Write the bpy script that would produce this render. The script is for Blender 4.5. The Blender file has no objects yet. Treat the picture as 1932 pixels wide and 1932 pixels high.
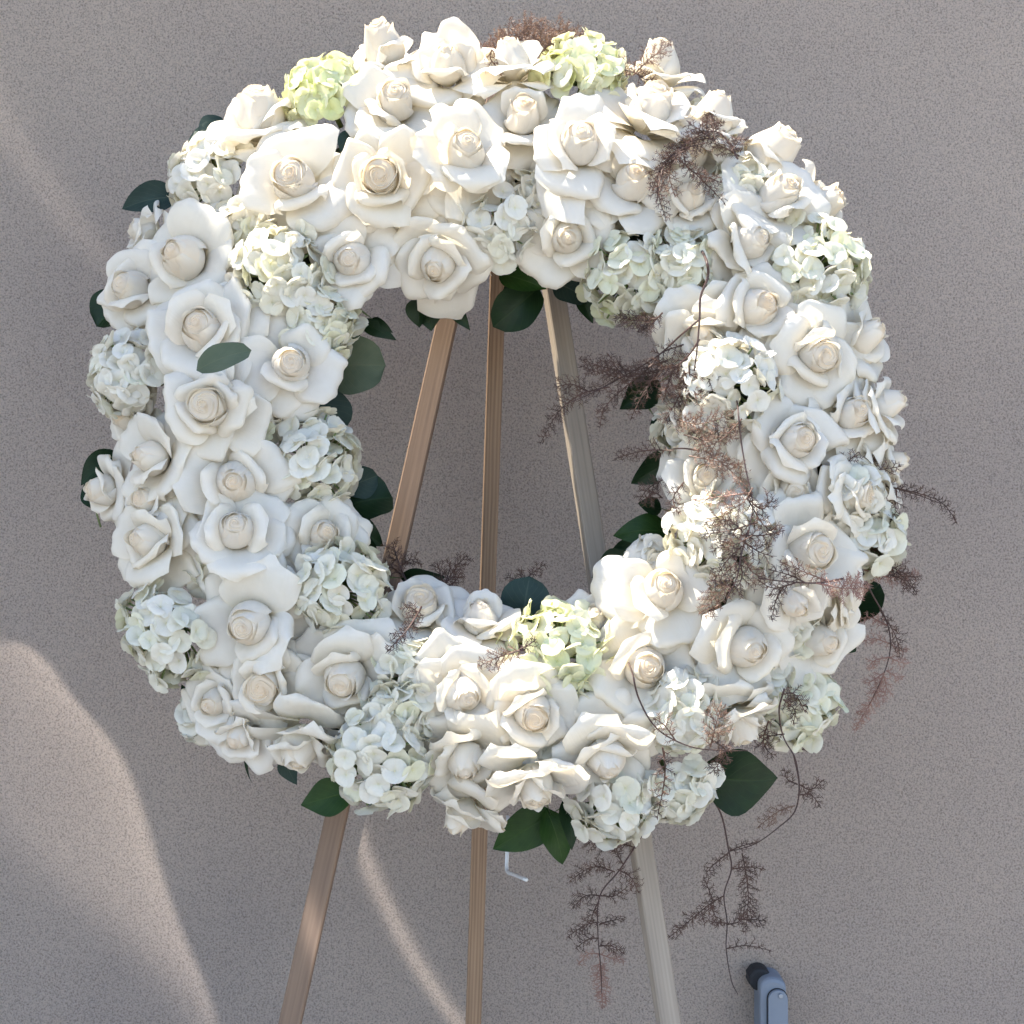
import bpy, math, random
import numpy as np
from mathutils import Vector, Matrix, Quaternion

rnd = random.Random(11)
nrng = np.random.default_rng(11)
SC = bpy.context.scene
COL = SC.collection

# ------------------------------------------------------------------ camera
D = 1.70                      # camera to wreath plane
K = 1.2 / 1932.0              # metres per plan unit on the wreath plane
ZC = 1.35                     # height of the lens above the ground
cam_d = bpy.data.cameras.new('camera')
cam_d.sensor_width = 36.0
cam_d.lens = 36.0 * D / 1.2
cam_d.clip_start, cam_d.clip_end = 0.05, 200
cam = bpy.data.objects.new('camera', cam_d)
cam.location = (0, -D, ZC)
cam.rotation_euler = (math.pi / 2, 0, 0)
COL.objects.link(cam)
SC.camera = cam

# ------------------------------------------------------------------ light
SUN = Vector((-0.44, 0.035, 0.88)).normalized()     # direction towards the sun
SC.world = bpy.data.worlds.new('World')
SC.world.use_nodes = True
wn = SC.world.node_tree
bg = wn.nodes['Background']
sky = wn.nodes.new('ShaderNodeTexSky')
sky.sky_type = 'NISHITA'
sky.sun_disc = False
sky.sun_elevation = math.asin(SUN.z)
sky.sun_rotation = math.atan2(SUN.x, SUN.y)
sky.air_density, sky.dust_density, sky.ozone_density = 1.0, 1.0, 1.1
wn.links.new(sky.outputs[0], bg.inputs[0])
bg.inputs[1].default_value = 0.15

sun_d = bpy.data.lights.new('sun', 'SUN')
sun_d.energy = 4.8
sun_d.angle = math.radians(0.53)
sun_d.color = (1.0, 0.93, 0.80)
sun = bpy.data.objects.new('sun', sun_d)
sun.rotation_euler = SUN.to_track_quat('Z', 'Y').to_euler()
sun.location = (-3, 2, 6)
COL.objects.link(sun)

vs = SC.view_settings
vs.view_transform = 'Standard'
vs.look = 'None'
vs.exposure = 1.52
vs.gamma = 1.0
vs.use_curve_mapping = False
SC.cycles.max_bounces = 6
SC.cycles.diffuse_bounces = 3
SC.cycles.transmission_bounces = 4
SC.cycles.caustics_reflective = False
SC.cycles.caustics_refractive = False
SC.cycles.use_adaptive_sampling = True
SC.cycles.adaptive_threshold = 0.025
SC.cycles.transparent_max_bounces = 8
SC.cycles.use_denoising = True

# ------------------------------------------------------------------ helpers
def at(px, py, y=0.0):
    """A place on the photograph's plan at a real depth y (metres, + is away)."""
    s = K * (D + y) / D
    return Vector(((px - 966) * s, y, ZC - (py - 966) * s))

def scl(y):
    return K * (D + y) / D

def mesh_obj(name, verts, faces, mat, parent=None, smooth=True, attrs=None, color=None):
    me = bpy.data.meshes.new(name)
    me.from_pydata([tuple(v) for v in verts], [], [tuple(f) for f in faces])
    if smooth:
        me.polygons.foreach_set('use_smooth', [True] * len(me.polygons))
    if attrs:
        for k, a in attrs.items():
            at_ = me.attributes.new(k, 'FLOAT', 'POINT')
            at_.data.foreach_set('value', np.asarray(a, dtype=np.float32).ravel())
    me.materials.append(mat)
    me.update()
    o = bpy.data.objects.new(name, me)
    COL.objects.link(o)
    if parent:
        o.parent = parent
    if color:
        o.color = color
    return o

def empty(name, loc=(0, 0, 0)):
    o = bpy.data.objects.new(name, None)
    o.location = loc
    o.empty_display_size = 0.05
    COL.objects.link(o)
    return o

def tag(o, label=None, cat=None, kind=None, group=None):
    for k, v in (('label', label), ('category', cat), ('kind', kind), ('group', group)):
        if v:
            o[k] = v
    return o

def grid_faces(nu, nv, off=0):
    f = []
    for j in range(nv - 1):
        for i in range(nu - 1):
            a = off + j * nu + i
            f.append((a, a + 1, a + nu + 1, a + nu))
    return f

def box_mesh(x0, x1, y0, y1, z0, z1):
    v = [(x0, y0, z0), (x1, y0, z0), (x1, y1, z0), (x0, y1, z0), (x0, y0, z1), (x1, y0, z1), (x1, y1, z1), (x0, y1, z1)]
    f = [(0, 3, 2, 1), (4, 5, 6, 7), (0, 1, 5, 4), (1, 2, 6, 5), (2, 3, 7, 6), (3, 0, 4, 7)]
    return v, f

def tube(pts, radii, n=6):
    """Tube along a polyline; returns verts, faces."""
    V, F = [], []
    pts = [Vector(p) for p in pts]
    up = Vector((0, 1, 0.13)).normalized()
    for i, p in enumerate(pts):
        t = (pts[min(i + 1, len(pts) - 1)] - pts[max(i - 1, 0)]).normalized()
        a = t.cross(up)
        if a.length < 1e-4:
            a = t.cross(Vector((1, 0, 0)))
        a.normalize()
        b = t.cross(a).normalized()
        r = radii[i] if hasattr(radii, '__len__') else radii
        for k in range(n):
            th = 2 * math.pi * k / n
            V.append(p + a * (math.cos(th) * r) + b * (math.sin(th) * r))
    for i in range(len(pts) - 1):
        for k in range(n):
            k2 = (k + 1) % n
            F.append((i * n + k, i * n + k2, (i + 1) * n + k2, (i + 1) * n + k))
    F.append(tuple(range(n))[::-1])
    F.append(tuple(range((len(pts) - 1) * n, len(pts) * n)))
    return V, F

def smooth_line(pts, sub=6):
    """Catmull-Rom through points."""
    P = [Vector(p) for p in pts]
    P = [P[0] * 2 - P[1]] + P + [P[-1] * 2 - P[-2]]
    out = []
    for i in range(1, len(P) - 2):
        for k in range(sub):
            t = k / sub
            a, b, c, d = P[i - 1], P[i], P[i + 1], P[i + 2]
            out.append(0.5 * ((2 * b) + (c - a) * t + (2 * a - 5 * b + 4 * c - d) * t * t + (3 * b - a - 3 * c + d) * t ** 3))
    out.append(P[-2])
    return out

# ------------------------------------------------------------------ materials
def new_mat(name):
    m = bpy.data.materials.new(name)
    m.use_nodes = True
    nt = m.node_tree
    nt.nodes.clear()
    out = nt.nodes.new('ShaderNodeOutputMaterial')
    return m, nt, out

def N(nt, t, **kw):
    n = nt.nodes.new(t)
    for k, v in kw.items():
        setattr(n, k, v)
    return n

def ramp(nt, stops, interp='LINEAR'):
    r = N(nt, 'ShaderNodeValToRGB')
    r.color_ramp.interpolation = interp
    e = r.color_ramp.elements
    e[0].position, e[0].color = stops[0][0], (*stops[0][1], 1)
    e[1].position, e[1].color = stops[-1][0], (*stops[-1][1], 1)
    for p, c in stops[1:-1]:
        x = e.new(p)
        x.color = (*c, 1)
    return r

def petal_material(name, cold, warm, base, trans=0.34, vein_scale=20.0, use_obj_color=False):
    """Thin petal: diffuse + translucent + faint sheen. 'core' = how close to the flower's heart, 'vv' = base to tip."""
    m, nt, out = new_mat(name)
    L = nt.links.new
    core = N(nt, 'ShaderNodeAttribute', attribute_name='core')
    vv = N(nt, 'ShaderNodeAttribute', attribute_name='vv')
    ss = N(nt, 'ShaderNodeAttribute', attribute_name='ss')
    info = N(nt, 'ShaderNodeObjectInfo')
    mixc = N(nt, 'ShaderNodeMix', data_type='RGBA')
    mixc.inputs[6].default_value = (*cold, 1)
    mixc.inputs[7].default_value = (*warm, 1)
    L(core.outputs['Fac'], mixc.inputs[0])
    # greener, yellower claw where the petal is attached
    br = ramp(nt, [(0.0, (1, 1, 1)), (0.38, (0, 0, 0))])
    L(vv.outputs['Fac'], br.inputs[0])
    mixb = N(nt, 'ShaderNodeMix', data_type='RGBA')
    mixb.inputs[7].default_value = (*base, 1)
    mb = N(nt, 'ShaderNodeMath', operation='MULTIPLY')
    L(br.outputs[0], mb.inputs[0]); mb.inputs[1].default_value = 0.6
    L(mb.outputs[0], mixb.inputs[0])
    L(mixc.outputs[2], mixb.inputs[6])
    col = mixb.outputs[2]
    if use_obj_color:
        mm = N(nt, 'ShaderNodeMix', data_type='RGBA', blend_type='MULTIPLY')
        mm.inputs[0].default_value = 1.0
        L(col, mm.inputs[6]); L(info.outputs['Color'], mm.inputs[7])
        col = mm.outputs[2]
    # soft blotches
    geo = N(nt, 'ShaderNodeTexCoord')
    nz = N(nt, 'ShaderNodeTexNoise')
    nz.inputs['Scale'].default_value = 5.0
    nz.inputs['Detail'].default_value = 3.0
    L(geo.outputs['Object'], nz.inputs['Vector'])
    bl = ramp(nt, [(0.3, (0.97, 0.965, 0.95)), (0.7, (1, 1, 1))])
    L(nz.outputs['Fac'], bl.inputs[0])
    m2 = N(nt, 'ShaderNodeMix', data_type='RGBA', blend_type='MULTIPLY')
    m2.inputs[0].default_value = 1.0
    L(col, m2.inputs[6]); L(bl.outputs[0], m2.inputs[7])
    col = m2.outputs[2]
    # bruised, slightly browned margin here and there
    ed = ramp(nt, [(0.90, (0, 0, 0)), (1.0, (1, 1, 1))]); L(vv.outputs['Fac'], ed.inputs[0])
    en = N(nt, 'ShaderNodeTexNoise'); en.inputs['Scale'].default_value = 3.2; en.inputs['Detail'].default_value = 4.0
    ev = N(nt, 'ShaderNodeVectorMath', operation='ADD'); L(geo.outputs['Object'], ev.inputs[0]); L(info.outputs['Random'], ev.inputs[1])
    L(ev.outputs[0], en.inputs['Vector'])
    er_ = ramp(nt, [(0.50, (0, 0, 0)), (0.72, (0.4, 0.4, 0.4))]); L(en.outputs['Fac'], er_.inputs[0])
    em_ = N(nt, 'ShaderNodeMath', operation='MULTIPLY'); L(ed.outputs[0], em_.inputs[0]); L(er_.outputs[0], em_.inputs[1])
    m3 = N(nt, 'ShaderNodeMix', data_type='RGBA', blend_type='MULTIPLY')
    L(em_.outputs[0], m3.inputs[0]); L(col, m3.inputs[6]); m3.inputs[7].default_value = (0.90, 0.78, 0.56, 1)
    col = m3.outputs[2]
    # veins: streaks fanning along the petal
    comb = N(nt, 'ShaderNodeCombineXYZ')
    sx = N(nt, 'ShaderNodeMath', operation='MULTIPLY'); sx.inputs[1].default_value = vein_scale
    L(ss.outputs['Fac'], sx.inputs[0]); L(sx.outputs[0], comb.inputs[0])
    vx = N(nt, 'ShaderNodeMath', operation='MULTIPLY'); vx.inputs[1].default_value = 2.2
    L(vv.outputs['Fac'], vx.inputs[0]); L(vx.outputs[0], comb.inputs[1])
    L(info.outputs['Random'], comb.inputs[2])
    vn = N(nt, 'ShaderNodeTexNoise'); vn.inputs['Scale'].default_value = 1.0; vn.inputs['Detail'].default_value = 2.5
    L(comb.outputs[0], vn.inputs['Vector'])
    bump = N(nt, 'ShaderNodeBump'); bump.inputs['Strength'].default_value = 0.20; bump.inputs['Distance'].default_value = 0.0012
    L(vn.outputs['Fac'], bump.inputs['Height'])
    pb = N(nt, 'ShaderNodeBsdfPrincipled')
    pb.inputs['Roughness'].default_value = 0.48
    pb.inputs['Specular IOR Level'].default_value = 0.28
    pb.inputs['Sheen Weight'].default_value = 0.08
    L(col, pb.inputs['Base Color']); L(bump.outputs[0], pb.inputs['Normal'])
    tr = N(nt, 'ShaderNodeBsdfTranslucent')
    tw = N(nt, 'ShaderNodeMix', data_type='RGBA', blend_type='MULTIPLY')
    tw.inputs[0].default_value = 1.0
    tw.inputs[7].default_value = (1.0, 0.94, 0.80, 1)
    L(col, tw.inputs[6]); L(tw.outputs[2], tr.inputs['Color']); L(bump.outputs[0], tr.inputs['Normal'])
    ms = N(nt, 'ShaderNodeMixShader'); ms.inputs[0].default_value = trans
    L(pb.outputs[0], ms.inputs[1]); L(tr.outputs[0], ms.inputs[2])
    L(ms.outputs[0], out.inputs[0])
    return m

M = {}
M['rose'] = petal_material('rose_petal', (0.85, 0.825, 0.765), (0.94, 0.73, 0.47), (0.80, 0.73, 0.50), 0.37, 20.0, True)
M['hyd'] = petal_material('hydrangea_petal', (0.86, 0.84, 0.78), (0.79, 0.76, 0.52), (0.83, 0.81, 0.67), 0.36, 8.0, True)

def leaf_material(name, c1, c2, vein, rough=0.42, trans=0.12):
    m, nt, out = new_mat(name)
    L = nt.links.new
    vv = N(nt, 'ShaderNodeAttribute', attribute_name='vv')
    ss = N(nt, 'ShaderNodeAttribute', attribute_name='ss')
    tc = N(nt, 'ShaderNodeTexCoord')
    nz = N(nt, 'ShaderNodeTexNoise'); nz.inputs['Scale'].default_value = 45; nz.inputs['Detail'].default_value = 4
    L(tc.outputs['Object'], nz.inputs['Vector'])
    cr = ramp(nt, [(0.3, c1), (0.72, c2)])
    L(nz.outputs['Fac'], cr.inputs[0])
    # midrib and side veins
    ab = N(nt, 'ShaderNodeMath', operation='ABSOLUTE'); L(ss.outputs['Fac'], ab.inputs[0])
    mid = ramp(nt, [(0.0, (1, 1, 1)), (0.06, (0, 0, 0))]); L(ab.outputs[0], mid.inputs[0])
    sub = N(nt, 'ShaderNodeMath', operation='MULTIPLY_ADD')
    L(ab.outputs[0], sub.inputs[0]); sub.inputs[1].default_value = -0.45; L(vv.outputs['Fac'], sub.inputs[2])
    mul = N(nt, 'ShaderNodeMath', operation='MULTIPLY'); mul.inputs[1].default_value = 44; L(sub.outputs[0], mul.inputs[0])
    sn = N(nt, 'ShaderNodeMath', operation='SINE'); L(mul.outputs[0], sn.inputs[0])
    sv = ramp(nt, [(0.9, (0, 0, 0)), (1.0, (0.35, 0.35, 0.35))]); L(sn.outputs[0], sv.inputs[0])
    mx = N(nt, 'ShaderNodeMath', operation='MAXIMUM'); L(mid.outputs[0], mx.inputs[0]); L(sv.outputs[0], mx.inputs[1])
    fac = N(nt, 'ShaderNodeMath', operation='MULTIPLY'); fac.inputs[1].default_value = 0.5; L(mx.outputs[0], fac.inputs[0])
    mc = N(nt, 'ShaderNodeMix', data_type='RGBA'); mc.inputs[7].default_value = (*vein, 1)
    L(fac.outputs[0], mc.inputs[0]); L(cr.outputs[0], mc.inputs[6])
    bump = N(nt, 'ShaderNodeBump'); bump.inputs['Strength'].default_value = 0.35; bump.inputs['Distance'].default_value = 0.001
    bump.invert = True
    L(mx.outputs[0], bump.inputs['Height'])
    pb = N(nt, 'ShaderNodeBsdfPrincipled'); pb.inputs['Roughness'].default_value = rough
    pb.inputs['Specular IOR Level'].default_value = 0.22
    L(mc.outputs[2], pb.inputs['Base Color']); L(bump.outputs[0], pb.inputs['Normal'])
    tr = N(nt, 'ShaderNodeBsdfTranslucent'); L(mc.outputs[2], tr.inputs['Color'])
    ms = N(nt, 'ShaderNodeMixShader'); ms.inputs[0].default_value = trans
    L(pb.outputs[0], ms.inputs[1]); L(tr.outputs[0], ms.inputs[2]); L(ms.outputs[0], out.inputs[0])
    return m

M['lemon'] = leaf_material('lemon_leaf', (0.007, 0.020, 0.008), (0.014, 0.036, 0.012), (0.035, 0.06, 0.02), 0.40)
M['fresh'] = leaf_material('fresh_leaf', (0.014, 0.042, 0.008), (0.028, 0.070, 0.014), (0.06, 0.11, 0.03), 0.42, 0.2)
M['euc'] = leaf_material('eucalyptus_leaf', (0.020, 0.040, 0.036), (0.034, 0.060, 0.050), (0.09, 0.12, 0.09), 0.6)
M['olive'] = leaf_material('eucalyptus_olive', (0.075, 0.10, 0.062), (0.10, 0.125, 0.08), (0.13, 0.15, 0.09), 0.6)

def simple_mat(name, c1, c2, scale=20, rough=0.6, bump_s=0.0, metal=0.0, trans=0.0):
    m, nt, out = new_mat(name)
    L = nt.links.new
    tc = N(nt, 'ShaderNodeTexCoord')
    nz = N(nt, 'ShaderNodeTexNoise'); nz.inputs['Scale'].default_value = scale; nz.inputs['Detail'].default_value = 4
    L(tc.outputs['Object'], nz.inputs['Vector'])
    cr = ramp(nt, [(0.32, c1), (0.7, c2)]); L(nz.outputs['Fac'], cr.inputs[0])
    pb = N(nt, 'ShaderNodeBsdfPrincipled')
    pb.inputs['Roughness'].default_value = rough
    pb.inputs['Metallic'].default_value = metal
    L(cr.outputs[0], pb.inputs['Base Color'])
    if bump_s:
        b = N(nt, 'ShaderNodeBump'); b.inputs['Strength'].default_value = bump_s; b.inputs['Distance'].default_value = 0.002
        L(nz.outputs['Fac'], b.inputs['Height']); L(b.outputs[0], pb.inputs['Normal'])
    if trans:
        tr = N(nt, 'ShaderNodeBsdfTranslucent'); L(cr.outputs[0], tr.inputs['Color'])
        ms = N(nt, 'ShaderNodeMixShader'); ms.inputs[0].default_value = trans
        L(pb.outputs[0], ms.inputs[1]); L(tr.outputs[0], ms.inputs[2]); L(ms.outputs[0], out.inputs[0])
    else:
        L(pb.outputs[0], out.inputs[0])
    return m

M['fern'] = simple_mat('dried_fern', (0.06, 0.035, 0.028), (0.15, 0.082, 0.06), 60, 0.65, trans=0.25)
M['fern_copper'] = simple_mat('dried_fern_copper', (0.27, 0.14, 0.11), (0.45, 0.28, 0.22), 60, 0.6, trans=0.3)
M['fern_tan'] = simple_mat('dried_fern_tan', (0.15, 0.085, 0.06), (0.29, 0.18, 0.13), 60, 0.6, trans=0.3)
M['fern_stem'] = simple_mat('fern_stem', (0.040, 0.018, 0.016), (0.085, 0.042, 0.033), 90, 0.5)
M['green_stem'] = simple_mat('flower_stem', (0.10, 0.15, 0.04), (0.17, 0.22, 0.08), 30, 0.55)
M['foam'] = simple_mat('moss_foam', (0.012, 0.020, 0.010), (0.03, 0.045, 0.018), 80, 0.95, 0.8)
M['steel'] = simple_mat('galvanised_steel', (0.66, 0.67, 0.69), (0.8, 0.8, 0.81), 40, 0.45, 0.0, 0.35)
M['conduit'] = simple_mat('grey_pvc', (0.155, 0.185, 0.235), (0.18, 0.21, 0.26), 25, 0.55, 0.05)
M['gasket'] = simple_mat('black_gasket', (0.006, 0.007, 0.010), (0.013, 0.014, 0.018), 40, 0.7)
M['screw'] = simple_mat('screw_steel', (0.22, 0.25, 0.30), (0.30, 0.33, 0.38), 40, 0.4, 0.0, 0.7)

def wood_material(name, dark, light, bands=0.45):
    m, nt, out = new_mat(name)
    L = nt.links.new
    tc = N(nt, 'ShaderNodeTexCoord')
    mp = N(nt, 'ShaderNodeMapping'); mp.inputs['Scale'].default_value = (1, 1, 0.028)
    info = N(nt, 'ShaderNodeObjectInfo')
    L(tc.outputs['Object'], mp.inputs['Vector'])
    ad = N(nt, 'ShaderNodeVectorMath', operation='ADD'); L(mp.outputs[0], ad.inputs[0]); L(info.outputs['Random'], ad.inputs[1])
    nz = N(nt, 'ShaderNodeTexNoise'); nz.inputs['Scale'].default_value = 210; nz.inputs['Detail'].default_value = 3; nz.inputs['Distortion'].default_value = 0.3
    L(ad.outputs[0], nz.inputs['Vector'])
    wv = N(nt, 'ShaderNodeTexWave', wave_type='BANDS', bands_direction='X')
    wv.inputs['Scale'].default_value = 70; wv.inputs['Distortion'].default_value = 5.0; wv.inputs['Detail'].default_value = 2.0; wv.inputs['Detail Scale'].default_value = 1.2
    L(ad.outputs[0], wv.inputs['Vector'])
    mx = N(nt, 'ShaderNodeMix', data_type='FLOAT'); mx.inputs[0].default_value = bands
    L(nz.outputs['Fac'], mx.inputs[2]); L(wv.outputs['Fac'], mx.inputs[3])
    cr = ramp(nt, [(0.22, dark), (0.75, light)]); L(mx.outputs[0], cr.inputs[0])
    pb = N(nt, 'ShaderNodeBsdfPrincipled'); pb.inputs['Roughness'].default_value = 0.62
    b = N(nt, 'ShaderNodeBump'); b.inputs['Strength'].default_value = 0.3; b.inputs['Distance'].default_value = 0.001
    L(mx.outputs[0], b.inputs['Height']); L(b.outputs[0], pb.inputs['Normal'])
    L(cr.outputs[0], pb.inputs['Base Color']); L(pb.outputs[0], out.inputs[0])
    return m

M['wood_red'] = wood_material('red_brown_pine', (0.15, 0.092, 0.060), (0.235, 0.152, 0.098), 0.10)
M['wood_pine'] = wood_material('striped_pine', (0.17, 0.10, 0.058), (0.32, 0.205, 0.122), 0.28)
M['wood_pale'] = wood_material('pale_grey_pine', (0.23, 0.185, 0.145), (0.37, 0.305, 0.24), 0.12)

def stucco_material():
    m, nt, out = new_mat('sand_stucco')
    L = nt.links.new
    tc = N(nt, 'ShaderNodeTexCoord')
    big = N(nt, 'ShaderNodeTexNoise'); big.inputs['Scale'].default_value = 1.6; big.inputs['Detail'].default_value = 6
    L(tc.outputs['Object'], big.inputs['Vector'])
    cb = ramp(nt, [(0.3, (0.50, 0.417, 0.366)), (0.7, (0.64, 0.525, 0.44))]); L(big.outputs['Fac'], cb.inputs[0])
    fine = N(nt, 'ShaderNodeTexNoise'); fine.inputs['Scale'].default_value = 380; fine.inputs['Detail'].default_value = 4; fine.inputs['Roughness'].default_value = 0.65
    L(tc.outputs['Object'], fine.inputs['Vector'])
    cf = ramp(nt, [(0.33, (0.50, 0.495, 0.50)), (0.5, (1, 1, 1)), (0.68, (1.22, 1.21, 1.20))]); L(fine.outputs['Fac'], cf.inputs[0])
    mul = N(nt, 'ShaderNodeMix', data_type='RGBA', blend_type='MULTIPLY'); mul.inputs[0].default_value = 0.9
    L(cb.outputs[0], mul.inputs[6]); L(cf.outputs[0], mul.inputs[7])
    # sparse dark pits
    vo = N(nt, 'ShaderNodeTexVoronoi'); vo.inputs['Scale'].default_value = 26; vo.inputs['Randomness'].default_value = 1.0
    L(tc.outputs['Object'], vo.inputs['Vector'])
    wn_ = N(nt, 'ShaderNodeSeparateColor'); L(vo.outputs['Color'], wn_.inputs[0])
    rad = N(nt, 'ShaderNodeMath', operation='MULTIPLY'); rad.inputs[1].default_value = 0.07; L(wn_.outputs[0], rad.inputs[0])
    lt = N(nt, 'ShaderNodeMath', operation='LESS_THAN'); L(vo.outputs['Distance'], lt.inputs[0]); L(rad.outputs[0], lt.inputs[1])
    gt = N(nt, 'ShaderNodeMath', operation='GREATER_THAN'); L(wn_.outputs[1], gt.inputs[0]); gt.inputs[1].default_value = 0.72
    pit = N(nt, 'ShaderNodeMath', operation='MULTIPLY'); L(lt.outputs[0], pit.inputs[0]); L(gt.outputs[0], pit.inputs[1])
    pf = N(nt, 'ShaderNodeMath', operation='MULTIPLY'); L(pit.outputs[0], pf.inputs[0]); pf.inputs[1].default_value = 0.7
    mp = N(nt, 'ShaderNodeMix', data_type='RGBA'); mp.inputs[7].default_value = (0.09, 0.08, 0.08, 1)
    L(pf.outputs[0], mp.inputs[0]); L(mul.outputs[2], mp.inputs[6])
    mid = N(nt, 'ShaderNodeTexNoise'); mid.inputs['Scale'].default_value = 190; mid.inputs['Detail'].default_value = 5; mid.inputs['Roughness'].default_value = 0.7
    L(tc.outputs['Object'], mid.inputs['Vector'])
    h = N(nt, 'ShaderNodeMath', operation='MULTIPLY_ADD'); L(fine.outputs['Fac'], h.inputs[0]); h.inputs[1].default_value = 0.6; L(mid.outputs['Fac'], h.inputs[2])
    b = N(nt, 'ShaderNodeBump'); b.inputs['Strength'].default_value = 0.9; b.inputs['Distance'].default_value = 0.010
    L(h.outputs[0], b.inputs['Height'])
    pb = N(nt, 'ShaderNodeBsdfPrincipled'); pb.inputs['Roughness'].default_value = 0.95; pb.inputs['Specular IOR Level'].default_value = 0.15
    L(mp.outputs[2], pb.inputs['Base Color']); L(b.outputs[0], pb.inputs['Normal']); L(pb.outputs[0], out.inputs[0])
    return m

M['stucco'] = stucco_material()
M['paving'] = simple_mat('pale_concrete', (0.29, 0.285, 0.28), (0.36, 0.35, 0.34), 6, 0.9, 0.4)
M['shade_roof_grey'] = simple_mat('shade_roof_paint', (0.30, 0.27, 0.25), (0.36, 0.33, 0.31), 6, 0.8)

# ------------------------------------------------------------------ setting
WALL_Y = 0.36
WALL_TOP = 3.30
SHADE_ROOF_X = -1.22        # right end of an added, unseen roof slab that shades the left side
v, f = box_mesh(-6, 6, WALL_Y, WALL_Y + 0.25, 0, WALL_TOP)
w = mesh_obj('stucco_wall', v, f, M['stucco'], smooth=False)
tag(w, 'rough greyish beige stucco wall behind the wreath', 'wall', 'structure')
v, f = box_mesh(-6, SHADE_ROOF_X, WALL_Y - 1.9, WALL_Y + 0.25, WALL_TOP + 0.002, WALL_TOP + 0.14)
w2 = mesh_obj('added_shade_roof', v, f, M['shade_roof_grey'], smooth=False)
tag(w2, 'added roof slab out of view above the stucco wall, shading the left side', 'roof', 'structure')
v, f = box_mesh(-14, 14, -16, WALL_Y + 6, -0.2, 0.0)
g = mesh_obj('ground', v, f, M['paving'], smooth=False)
tag(g, 'pale concrete ground the easel stands on', 'ground', 'structure')

# sunlight thrown back on to the wall by curved glass across the way (the soft arcs in the photograph)
def reflected_sun():
    ld = bpy.data.lights.new('reflected_sun', 'SPOT')
    ld.energy = 1.0
    ld.shadow_soft_size = 0.004
    ld.spot_size = math.radians(30)
    ld.spot_blend = 0.2
    ld.use_nodes = True
    lo = bpy.data.objects.new('reflected_sun', ld)
    pos = Vector((-0.36, -5.2, 0.35))
    aim = at(420, 1150, WALL_Y)
    lo.location = pos
    lo.rotation_euler = (aim - pos).to_track_quat('-Z', 'Y').to_euler()
    COL.objects.link(lo)
    nt = ld.node_tree
    L = nt.links.new
    em = nt.nodes['Emission']
    ge = N(nt, 'ShaderNodeNewGeometry')
    # where the ray lands on the wall
    sep = N(nt, 'ShaderNodeSeparateXYZ'); L(ge.outputs['Incoming'], sep.inputs[0])
    def math_(op, a, b=None, c=None):
        n = N(nt, 'ShaderNodeMath', operation=op)
        for i, q in enumerate((a, b, c)):
            if q is None: continue
            if isinstance(q, (int, float)): n.inputs[i].default_value = q
            else: L(q, n.inputs[i])
        return n.outputs[0]
    dy = WALL_Y - pos.y
    hx = math_('MULTIPLY_ADD', math_('DIVIDE', sep.outputs[0], sep.outputs[1]), dy, pos.x)
    hz = math_('MULTIPLY_ADD', math_('DIVIDE', sep.outputs[2], sep.outputs[1]), dy, pos.z)
    s = scl(WALL_Y)
    U = math_('MULTIPLY_ADD', hx, 1 / s / 2000, 966 / 2000)                    # 0..1 across the photographed stretch of wall
    V = math_('MULTIPLY_ADD', hz, -1 / s / 2000, (966 + ZC / s) / 2000)
    def curve(pts):
        fc = N(nt, 'ShaderNodeFloatCurve')
        c = fc.mapping.curves[0]
        pts = sorted((y / 2000, x / 2000) for x, y in pts)
        c.points[0].location = pts[0]; c.points[1].location = pts[-1]
        for p in pts[1:-1]: c.points.new(*p)
        fc.mapping.update()
        L(V, fc.inputs['Value'])
        return fc.outputs[0]
    def sstep(x, a, b):
        n = N(nt, 'ShaderNodeMapRange', interpolation_type='SMOOTHSTEP')
        L(x, n.inputs[0]); n.inputs[1].default_value = a; n.inputs[2].default_value = b
        return n.outputs[0]
    # 1: the large curved patch low on the wall
    e1 = curve([(0, 1196), (70, 1225), (150, 1320), (235, 1425), (275, 1520), (305, 1620), (345, 1740), (395, 1860), (440, 2000)])
    d1 = math_('SUBTRACT', e1, U)
    fall = math_('POWER', 2.718, math_('MULTIPLY', d1, -24.0))
    a1 = math_('MULTIPLY', math_('MULTIPLY', sstep(d1, -0.002, 0.011), sstep(V, 0.598, 0.615)), math_('MULTIPLY_ADD', fall, 0.48, 0.21))
    e4 = curve([(0, 1000), (0, 1540), (60, 1610), (190, 1720), (285, 1805), (390, 1905), (470, 2000)])
    low = sstep(math_('SUBTRACT', U, e4), -0.05, 0.035)
    a1 = math_('MULTIPLY', a1, math_('MULTIPLY_ADD', low, 0.85, 0.15))
    # 2: the thin band beside the easel
    e2 = curve([(640, 1440), (665, 1545), (690, 1620), (735, 1720), (795, 1830), (880, 1950), (920, 2000)])
    d2 = math_('DIVIDE', math_('SUBTRACT', U, e2), 0.0095)
    g2 = math_('POWER', 2.718, math_('MULTIPLY', math_('MULTIPLY', d2, d2), -1.0))
    a2 = math_('MULTIPLY', math_('MULTIPLY', g2, sstep(V, 0.73, 0.79)), 0.50)
    # 3: faint streak high on the left
    e3 = curve([(-40, 150), (0, 225), (75, 330), (150, 440), (205, 500), (300, 640)])
    d3 = math_('DIVIDE', math_('SUBTRACT', e3, U), 0.02)
    g3 = math_('POWER', 2.718, math_('MULTIPLY', math_('MULTIPLY', d3, d3), -1.0))
    a3 = math_('MULTIPLY', math_('MULTIPLY', g3, math_('SUBTRACT', 1.0, sstep(V, 0.2, 0.34))), 0.16)
    tot = math_('ADD', math_('ADD', a1, a2), a3)
    L(math_('MULTIPLY', tot, 760.0), em.inputs['Strength'])
    em.inputs['Color'].default_value = (1.0, 0.955, 0.90, 1)
    return lo
reflected_sun()

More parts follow.
